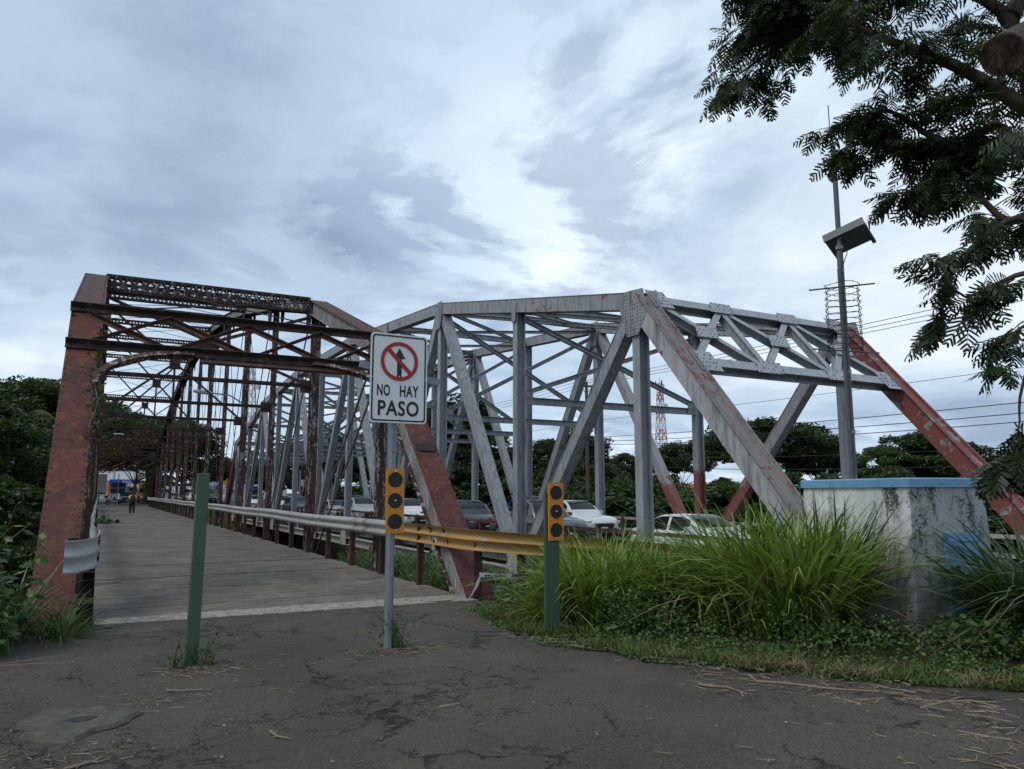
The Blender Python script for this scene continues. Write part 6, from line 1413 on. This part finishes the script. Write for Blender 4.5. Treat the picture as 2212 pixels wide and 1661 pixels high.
# ================================================================== person walking away on the deck
def person():
    p0 = onZ(284, 1114, .0); T = thing('person', (p0[0], p0[1], .0), 'person in yellow top and black trousers walking away with a backpack', 'person', None, R(4), True)
    def skin(name, verts, edges, radii, mat, sub=2):
        me = bpy.data.meshes.new(name); me.from_pydata(verts, edges, []); o = finish(name, me, mat, T)
        md = o.modifiers.new('skin', 'SKIN'); md.use_smooth_shade = True
        for v, r_ in zip(me.skin_vertices[0].data, radii): v.radius = r_ if isinstance(r_, tuple) else (r_, r_)
        me.skin_vertices[0].data[0].use_root = True
        s_ = o.modifiers.new('sub', 'SUBSURF'); s_.levels = sub; s_.render_levels = sub; return o
    # walking away: +y ahead
    hip, ch, nk = (0, 0, .88), (0, .02, 1.22), (0, .03, 1.40)
    V = [hip, (0, .01, 1.05), ch, nk, (0, .05, 1.50), (0, .05, 1.60),
         (-.09, 0, .84), (-.10, .10, .47), (-.10, .06, .09), (-.10, .19, .04), (.09, 0, .84), (.10, -.03, .47), (.10, -.20, .11), (.10, -.10, .05),
         (-.17, .02, 1.34), (-.24, -.04, 1.08), (-.25, .06, .85), (.17, .02, 1.34), (.24, -.02, 1.08), (.25, .10, .86)]
    E = [(0, 1), (1, 2), (2, 3), (3, 4), (4, 5), (0, 6), (6, 7), (7, 8), (8, 9), (0, 10), (10, 11), (11, 12), (12, 13), (2, 14), (14, 15), (15, 16), (2, 17), (17, 18), (18, 19)]
    Rr = [(.14, .11), (.125, .095), (.15, .105), .05, .085, .075, .09, .06, .04, .035, .09, .06, .04, .035, .06, .042, .03, .06, .042, .03]
    skin('body', V, E, Rr, 'skin')
    skin('trousers', [hip, (-.09, 0, .83), (-.10, .10, .47), (-.10, .065, .14), (.09, 0, .83), (.10, -.03, .47), (.10, -.19, .16), (0, .0, 1.0)], [(0, 1), (1, 2), (2, 3), (0, 4), (4, 5), (5, 6), (0, 7)], [(.165, .13), .115, .085, .06, .115, .085, .06, (.15, .115)], 'trousers')
    skin('top', [(0, .01, 1.05), (0, .0, .93), ch, (0, .03, 1.38), (-.17, .02, 1.34), (-.225, -.02, 1.14), (.17, .02, 1.34), (.225, -.01, 1.14)], [(0, 1), (0, 2), (2, 3), (2, 4), (4, 5), (2, 6), (6, 7)], [(.145, .115), (.165, .125), (.17, .125), .07, .078, .06, .078, .06], 'shirt')
    m = MB(); 
    def ball(mb, c, r_, n=10):
        vs = []; fs = []
        for i in range(n+1):
            a = PI*i/n
            for k in range(n): b = 2*PI*k/n; vs.append((c[0]+r_[0]*math.sin(a)*math.cos(b), c[1]+r_[1]*math.sin(a)*math.sin(b), c[2]+r_[2]*math.cos(a)))
        fs = [(i*n+k, (i+1)*n+k, (i+1)*n+(k+1) % n, i*n+(k+1) % n) for i in range(n) for k in range(n)]; mb.add(vs, fs, True)
    ball(m, (0, .035, 1.57), (.098, .105, .115)); m.tube([(0, -.07, 1.60), (0, -.12, 1.5), (0, -.10, 1.36)], [.04, .035, .012], 8); m.build('hair', 'hair', T)
    for x, y, z in ((-.10, .12, .05), (.10, -.14, .055)): m = MB(); ball(m, (x, y, z), (.05, .13, .05)); m.build('shoe', 'shoe', T)
    Bp = thing('backpack', (p0[0], p0[1], 1.0), 'dark purple backpack on the back of the walking person', 'backpack', None, R(4), True)
    m = MB(); loft(m, [[(a, -.17+b*.55, z) for a, b in rrect(w, d, .06, 3)] for z, w, d in ((-.08, .24, .22), (-.02, .31, .3), (.2, .32, .3), (.34, .27, .24), (.40, .16, .12))]); m.build('main_bag', 'backpack', Bp)
    m = MB(); loft(m, [[(a, -.28+b*.4, z) for a, b in rrect(w, .14, .04, 3)] for z, w in ((-.03, .18), (.0, .22), (.15, .22), (.18, .17))]); m.build('front_pocket', 'backpack', Bp)
    for s_ in (-1, 1): m = MB(); m.tube([(s_*.11, -.12, .38), (s_*.12, .02, .43), (s_*.12, .13, .30), (s_*.13, .06, .05), (s_*.13, -.1, .0)], .02, 6); m.build('strap', 'black_trim', Bp)
person()
# ================================================================== towers, poles, wires, lamp
def tower(px, topy, dep, label, bands=True):
    p = at(px, topy, dep); T = thing('lattice_tower', (p[0], p[1], 0), label, 'tower', None, R(20), True); H = p[2]; n = 12; w0, w1 = H*.055, H*.016
    for i in range(n):
        z0, z1 = H*i/n, H*(i+1)/n; a, b = w0+(w1-w0)*i/n, w0+(w1-w0)*(i+1)/n; c0 = [(s_*a, t*a, z0) for s_, t in ((1, 1), (-1, 1), (-1, -1), (1, -1))]; c1 = [(s_*b, t*b, z1) for s_, t in ((1, 1), (-1, 1), (-1, -1), (1, -1))]
        m = MB(); rr = H*.0028
        for k in range(4): j = (k+1) % 4; m.tube([c0[k], c1[k]], rr*1.4, 4, False); m.tube([c0[k], c1[j]], rr, 3, False); m.tube([c0[j], c1[k]], rr, 3, False); m.tube([c1[k], c1[j]], rr, 3, False)
        m.build('tower_section', 'tower_red' if (bands and i % 2 == 0) else 'tower_white', T)
    m = MB()
    for k in range(6): a = PI*k/3; m.box((w1*2.2*math.cos(a), w1*2.2*math.sin(a), H*(.97 if k % 2 else 1.0)), (.35, .35, H*.045), a)
    m.tube([(0, 0, H), (0, 0, H*1.05)], .08, 5); m.build('antennas', 'wire', T, kind='stuff')
    m = MB(); m.disc((w1*2.6, -w1*2, H*.80), (-.5, -1, .1), H*.02, .2, 14); m.build('dish', 'tower_white', T)
def pole(x, y, h, label, mat='pole_wood', arm=1.8, z0=-.6, box=False, rz=0):
    T = thing('utility_pole', (x, y, z0), label, 'pole', None, rz, True); m = MB(); m.tube([(0, 0, -.5), (0, 0, h)], [.16, .10], 10); m.build('pole', mat, T)
    m = MB(); m.beam((-arm/2, 0, h-.3), (arm/2, 0, h-.3), .1, .12); m.build('cross_arm', 'pole_wood', T)
    for s_ in (-1, 0, 1): m = MB(); m.tube([(s_*arm*.45, 0, h-.24), (s_*arm*.45, 0, h-.05)], .045, 7); m.build('insulator', 'lamp_grey', T)
    for s_ in (-1, 1): m = MB(); m.tube([(s_*.5, 0, h-.3), (0, 0, h-.85)], .025, 5); m.build('brace', 'galv_dark', T)
    if box: m = MB(); m.tube([(.28, -.1, h-1.9), (.28, -.1, h-1.1)], .2, 12); m.build('transformer', 'lamp_grey', T)
def wire(a, b, sag, r_, label, group=None):
    a, b = V3(a), V3(b); pts = [a+(b-a)*t-Vector((0, 0, 4*sag*t*(1-t))) for t in np.linspace(0, 1, 15)]; m = MB(); m.tube(pts, r_, 4, False); m.build('power_line', 'wire', None, label=label, cat='wire', group=group)
def lines():
    tower(1425, 828, 280, 'slim red and white lattice tower on the horizon behind the grey bridge'); tower(545, 778, 260, 'pale lattice tower seen through the old bridge trusses', False)
    for i, y in enumerate((-8, 42, 92, 140)): pole(28.5, y, 9.6, ['pole of the highway power line outside the right picture edge', 'wooden pole of the power line behind the grey bridge centre', 'wooden pole of the power line behind the far portal of the grey bridge', 'last wooden pole of the power line beyond the bridges'][i], box=i == 2)
    ys = (-8, 42, 92, 140)
    def long_wire(x, z, sag, r_, label, group):
        pts = []
        for a, b in zip(ys, ys[1:]): pts += [(x, a+(b-a)*t, z-4*sag*t*(1-t)) for t in np.linspace(0, 1, 15)[(0 if a == ys[0] else 1):]]
        m = MB(); m.tube(pts, r_, 4, False); m.build('power_line', 'wire', None, label=label, cat='wire', group=group)
    for x, w_ in ((27.7, 'nearest'), (28.5, 'middle'), (29.3, 'farthest')): long_wire(x, 8.9, .35, .013, w_+' of the three upper power wires along the far side of the highway', 'upper wires of the power line')
    for k, (z, w_) in enumerate(((6.3, 'single thin cable hanging below the three power wires behind the mast'), (5.2, 'top cable of the lower bundle along the far side of the highway'), (4.95, 'second cable of the lower bundle along the highway'), (4.75, 'third cable of the lower bundle along the highway'), (4.0, 'thick cable below the lower bundle along the highway'), (3.5, 'lowest cable of the line along the highway'))): long_wire(28.35+.08*(k % 3), z, .35+.12*k, .016 if k else .01, w_, 'lower cables of the power line')
    p = at(18, 960, 52); pole(p[0], p[1], p[2]+1.0, 'wooden utility pole with a white box at the left edge', z0=-1., arm=2.6, box=True, rz=R(-5))
    wire((p[0], p[1], p[2]-.9), (p[0]+22, p[1]+30, p[2]-.6), .5, .014, 'thin wire crossing the left river bank')
    p = at(*s2(840, 1935), 130); pole(p[0], p[1], 6.2, 'utility pole with crossarm above the far queue', z0=0, arm=2.2)
    p = at(*s2(1202, 1880), 88); pole(p[0], p[1], p[2]+1, 'pale concrete pole behind the grey bridge', 'pole_concrete', z0=-1, arm=1.0, box=True)
    # street lamp arm on the old bridge
    T = thing('street_lamp', (5.2, 33.9, 4.6), 'pale street lamp head reaching over the deck of the old bridge', 'lamp'); m = MB(); a = V3((5.25, 33.9, 5.35)); h = at(*s2(925, 1540), 32.2); h = V3((3.9, 33.9, 5.75))
    m.tube([a, a+Vector((-.6, 0, .35)), h], .03, 7); m.build('arm', 'galv', T); m = MB(); d = Vector((-1, 0, .06)).normalized()
    loft(m, [[tuple(h+d*t+Vector((0, u, v))) for u, v in rrect(w, hh_, .03, 3)] for t, w, hh_ in ((-.05, .12, .1), (.1, .24, .16), (.5, .28, .14), (.7, .2, .08))]); m.build('lamp_head', 'lamp_grey', T)
    T = thing('street_lamp', (-.2, 64, 4.6), 'small far lamp head inside the old bridge', 'lamp'); m = MB(); m.tube([(-.3, 64, 5.6), (.8, 64, 5.9)], .03, 6); m.build('arm', 'galv', T); m = MB(); m.box((1.05, 64, 5.92), (.7, .28, .12)); m.build('lamp_head', 'lamp_grey', T, .04)
lines()
# ================================================================== buildings and signs in the distance
def far_things():
    def shed(label, c, sx, sy, h, rise, roofm, wallm, rz=0, name='shed'):
        T = thing(name, c, label, 'building', None, rz, True); m = MB(); m.box((0, 0, h/2), (sx, sy, h)); m.build('wall', wallm, T)
        m = MB(); o = .5; m.add([(-sx/2-o, -sy/2-o, h), (sx/2+o, -sy/2-o, h), (sx/2+o, sy/2+o, h), (-sx/2-o, sy/2+o, h), (-sx/2-o, 0, h+rise), (sx/2+o, 0, h+rise)], [(0, 1, 5, 4), (3, 4, 5, 2), (0, 4, 3), (1, 2, 5), (0, 3, 2, 1)]); m.build('roof', roofm, T)
        return T
    def g(sx, dep, zz=0.): p = at(*s2(sx, 1969), dep); return (p[0], p[1], zz)
    def win(T, x, y, z, w, h, mat='glass', name='window'): m = MB(); m.box((x, y, z), (w, .08, h)); o = m.build(name, mat, T); m = MB(); m.box((x, y-.02, z-h/2-.06), (w+.2, .14, .1)); m.build('sill', 'wall_white', o)
    T = shed('long pale zinc-roofed shed beyond the old bridge', g(425, 175), 17, 12, 4.2, 2.2, 'roof_zinc', 'wall_white', R(-6))
    for i in range(3): win(T, -5+5*i, -6.02, 1.8, 2.2, 1.4)
    T = shed('second pale-roofed shed right of the long shed beyond the old bridge', g(520, 190), 12, 12, 5.6, 1.8, 'roof_zinc', 'wall_white', R(-6)); win(T, 0, -6.02, 2.4, 2, 1.4)
    T = thing('shop', g(512, 150), 'blue fronted shop beyond the old bridge', 'shop', None, R(4), True); m = MB(); m.box((0, 3, 1.9), (7, 6, 3.8)); m.build('wall', 'shop_orange', T); m = MB(); m.box((-.6, -.05, 3.6), (5.6, .12, 1.0)); sg = m.build('sign_board', 'shop_blue', T)
    place_text('lettering', 'ANT', (-.2, -.125, 3.6), 2.2, .6, (1, 0, 0), (0, 0, 1), (0, -1, 0), 'sign_white', sg)
    for x, mt in ((-2.2, 'shop_blue'), (-.4, 'shop_blue'), (1.4, 'wall_white')): m = MB(); m.box((x, -.06, 1.5), (1.5, .1, 2.7)); m.build('shop_panel', mt, T)
    m = MB(); m.box((2.7, -.05, 1.3), (1.2, .1, 2.4)); m.build('doorway', 'black_trim', T)
    p = at(*s2(471, 1969), 96); T = thing('sign_post', (p[0], p[1], 0), 'back of a dark panelled sign at the far end of the old bridge', 'sign', None, 0, True); m = MB(); m.tube([(0, 0, 0), (0, 0, 3.9)], .06, 8); m.build('post', 'galv', T)
    for x in (-.43, .43):
        for z in (1.75, 2.5): m = MB(); m.box((x, -.07, z), (.74, .03, .66)); m.build('panel', 'sign_black', T)
    m = MB(); m.box((0, -.05, 2.12), (1.7, .03, .08)); m.build('rail', 'galv', T)
    T = thing('bollard_post', g(396, 93), 'far green post at the left end of the old bridge', 'post', None, 0, True); m = MB(); m.box((0, 0, .9), (.14, .14, 1.8)); m.build('post', 'green_paint', T, .01); m = MB(); m.box((0, 0, 1.81), (.16, .16, .03)); m.build('cap', 'green_paint', T)
    T = thing('billboard', g(388, 120), 'blank white board on a post beyond the old bridge at left', 'board', None, 0, True); m = MB(); m.box((0, 0, 3.0), (2.6, .1, 2.9)); m.build('board', 'sign_white', T); m = MB(); m.tube([(0, .1, 0), (0, .1, 3)], .09, 8); m.build('post', 'galv', T)
    p = at(*s2(915, 1905), 106); T = thing('road_sign', (p[0], p[1], 0), 'yellow diamond road sign beside the far queue', 'sign', None, R(12), True); m = MB(); m.tube([(0, .03, -.3), (0, .03, 2.9)], .04, 7); m.build('post', 'galv', T); m = MB(); m.plate((0, 0, 2.9), (1, 0, 0), (0, 0, 1), (0, -1, 0), [(0, -.75), (.75, 0), (0, .75), (-.75, 0)], .03); b = m.build('board', 'marker_orange', T)
    p = at(*s2(463, 1800), 150); T = thing('mast', (p[0], p[1], 0), 'red and white pole standing beyond the old bridge', 'mast', None, 0, True)
    for i in range(6): m = MB(); m.tube([(0, 0, i*1.9), (0, 0, (i+1)*1.9)], .32, 10); m.build('band', 'tower_red' if i % 2 else 'tower_white', T)
    # cottage with rusty red roof behind the right-hand bridge
    c = at(1530, 1080, 100); T = shed('small house with rusty red roof behind the grey bridge', (c[0], c[1], -1.2), 7, 6, 2.6, 1.3, 'roof_red', 'wall_white', R(-35), 'house'); win(T, -1.5, -3.02, 1.4, 1.1, 1.0); win(T, 1.6, -3.02, 1.4, 1.1, 1.0); m = MB(); m.box((0, -3.03, 1.0), (.9, .08, 2.0)); m.build('door', 'shop_blue', T)
    c = at(1470, 1085, 96); T = shed('lean-to shed with pale roof left of the red-roofed house', (c[0], c[1], -1.2), 5, 4, 2.3, .8, 'roof_zinc', 'wall_white', R(-30)); win(T, 0, -2.02, 1.3, 1.2, 1.0)
    c = at(*s2(1010, 1840), 190); T = shed('low building with a red roof edge beyond the grey bridge', (c[0], c[1], 0), 16, 10, 5, 1.2, 'roof_red', 'wall_white', R(-20), 'building')
    for i in range(3): win(T, -5+5*i, -5.02, 2.5, 2, 1.4)
    # big old trunk at the far right end of the old bridge
    p = at(*s2(602, 1969), 99); T = thing('old_tree', (p[0], p[1], 0), 'thick trunk of an old tree right at the far end of the old bridge', 'tree', None, 0, True); m = MB()
    m.tube([(0, 0, -.3), (.0, 0, .4), (.1, 0, 2.5), (.0, 0, 5), (-.5, 0, 8)], [1.2, .95, .8, .75, .5], 14); m.build('trunk', 'bark', T); m = MB(); m.tube([(.1, 0, 4), (1.5, 0, 6.5), (2.6, -.5, 9)], [.5, .4, .2], 8); m.tube([(0, 0, 5), (-2, .5, 7), (-3.6, 0, 9)], [.45, .32, .15], 8); m.build('limbs', 'bark', T)
    c = np.concatenate([np.array(q)+unit(rng.normal(size=(240, 3)))*rng.uniform(.4, 1, (240, 1))*np.array([1.5, 1.5, .8]) for q in [(rng.uniform(-6, 4.5), rng.uniform(-3, 3), rng.uniform(6.5, 11)) for _ in range(48)]]); V, F = quads(c, rng.uniform(.2, .45, len(c)), .6); np_obj('crown', V, F, 'leaf_dark', T, kind='stuff')
    cc = np.stack([rng.normal(0, .9, 1500), rng.normal(-.6, .5, 1500), rng.uniform(0, 6, 1500)], 1); V, F = quads(cc, rng.uniform(.15, .35, 1500), .7); np_obj('ivy', V, F, 'leaf_dark', T, kind='stuff')
far_things()
for o in bpy.data.objects:
    if o.name.split('.')[0] in ('lacing', 'corner_angles'): o['kind'] = 'stuff'
SC.cycles.max_bounces = 6; SC.cycles.diffuse_bounces = 3; SC.cycles.glossy_bounces = 2; SC.cycles.transmission_bounces = 2
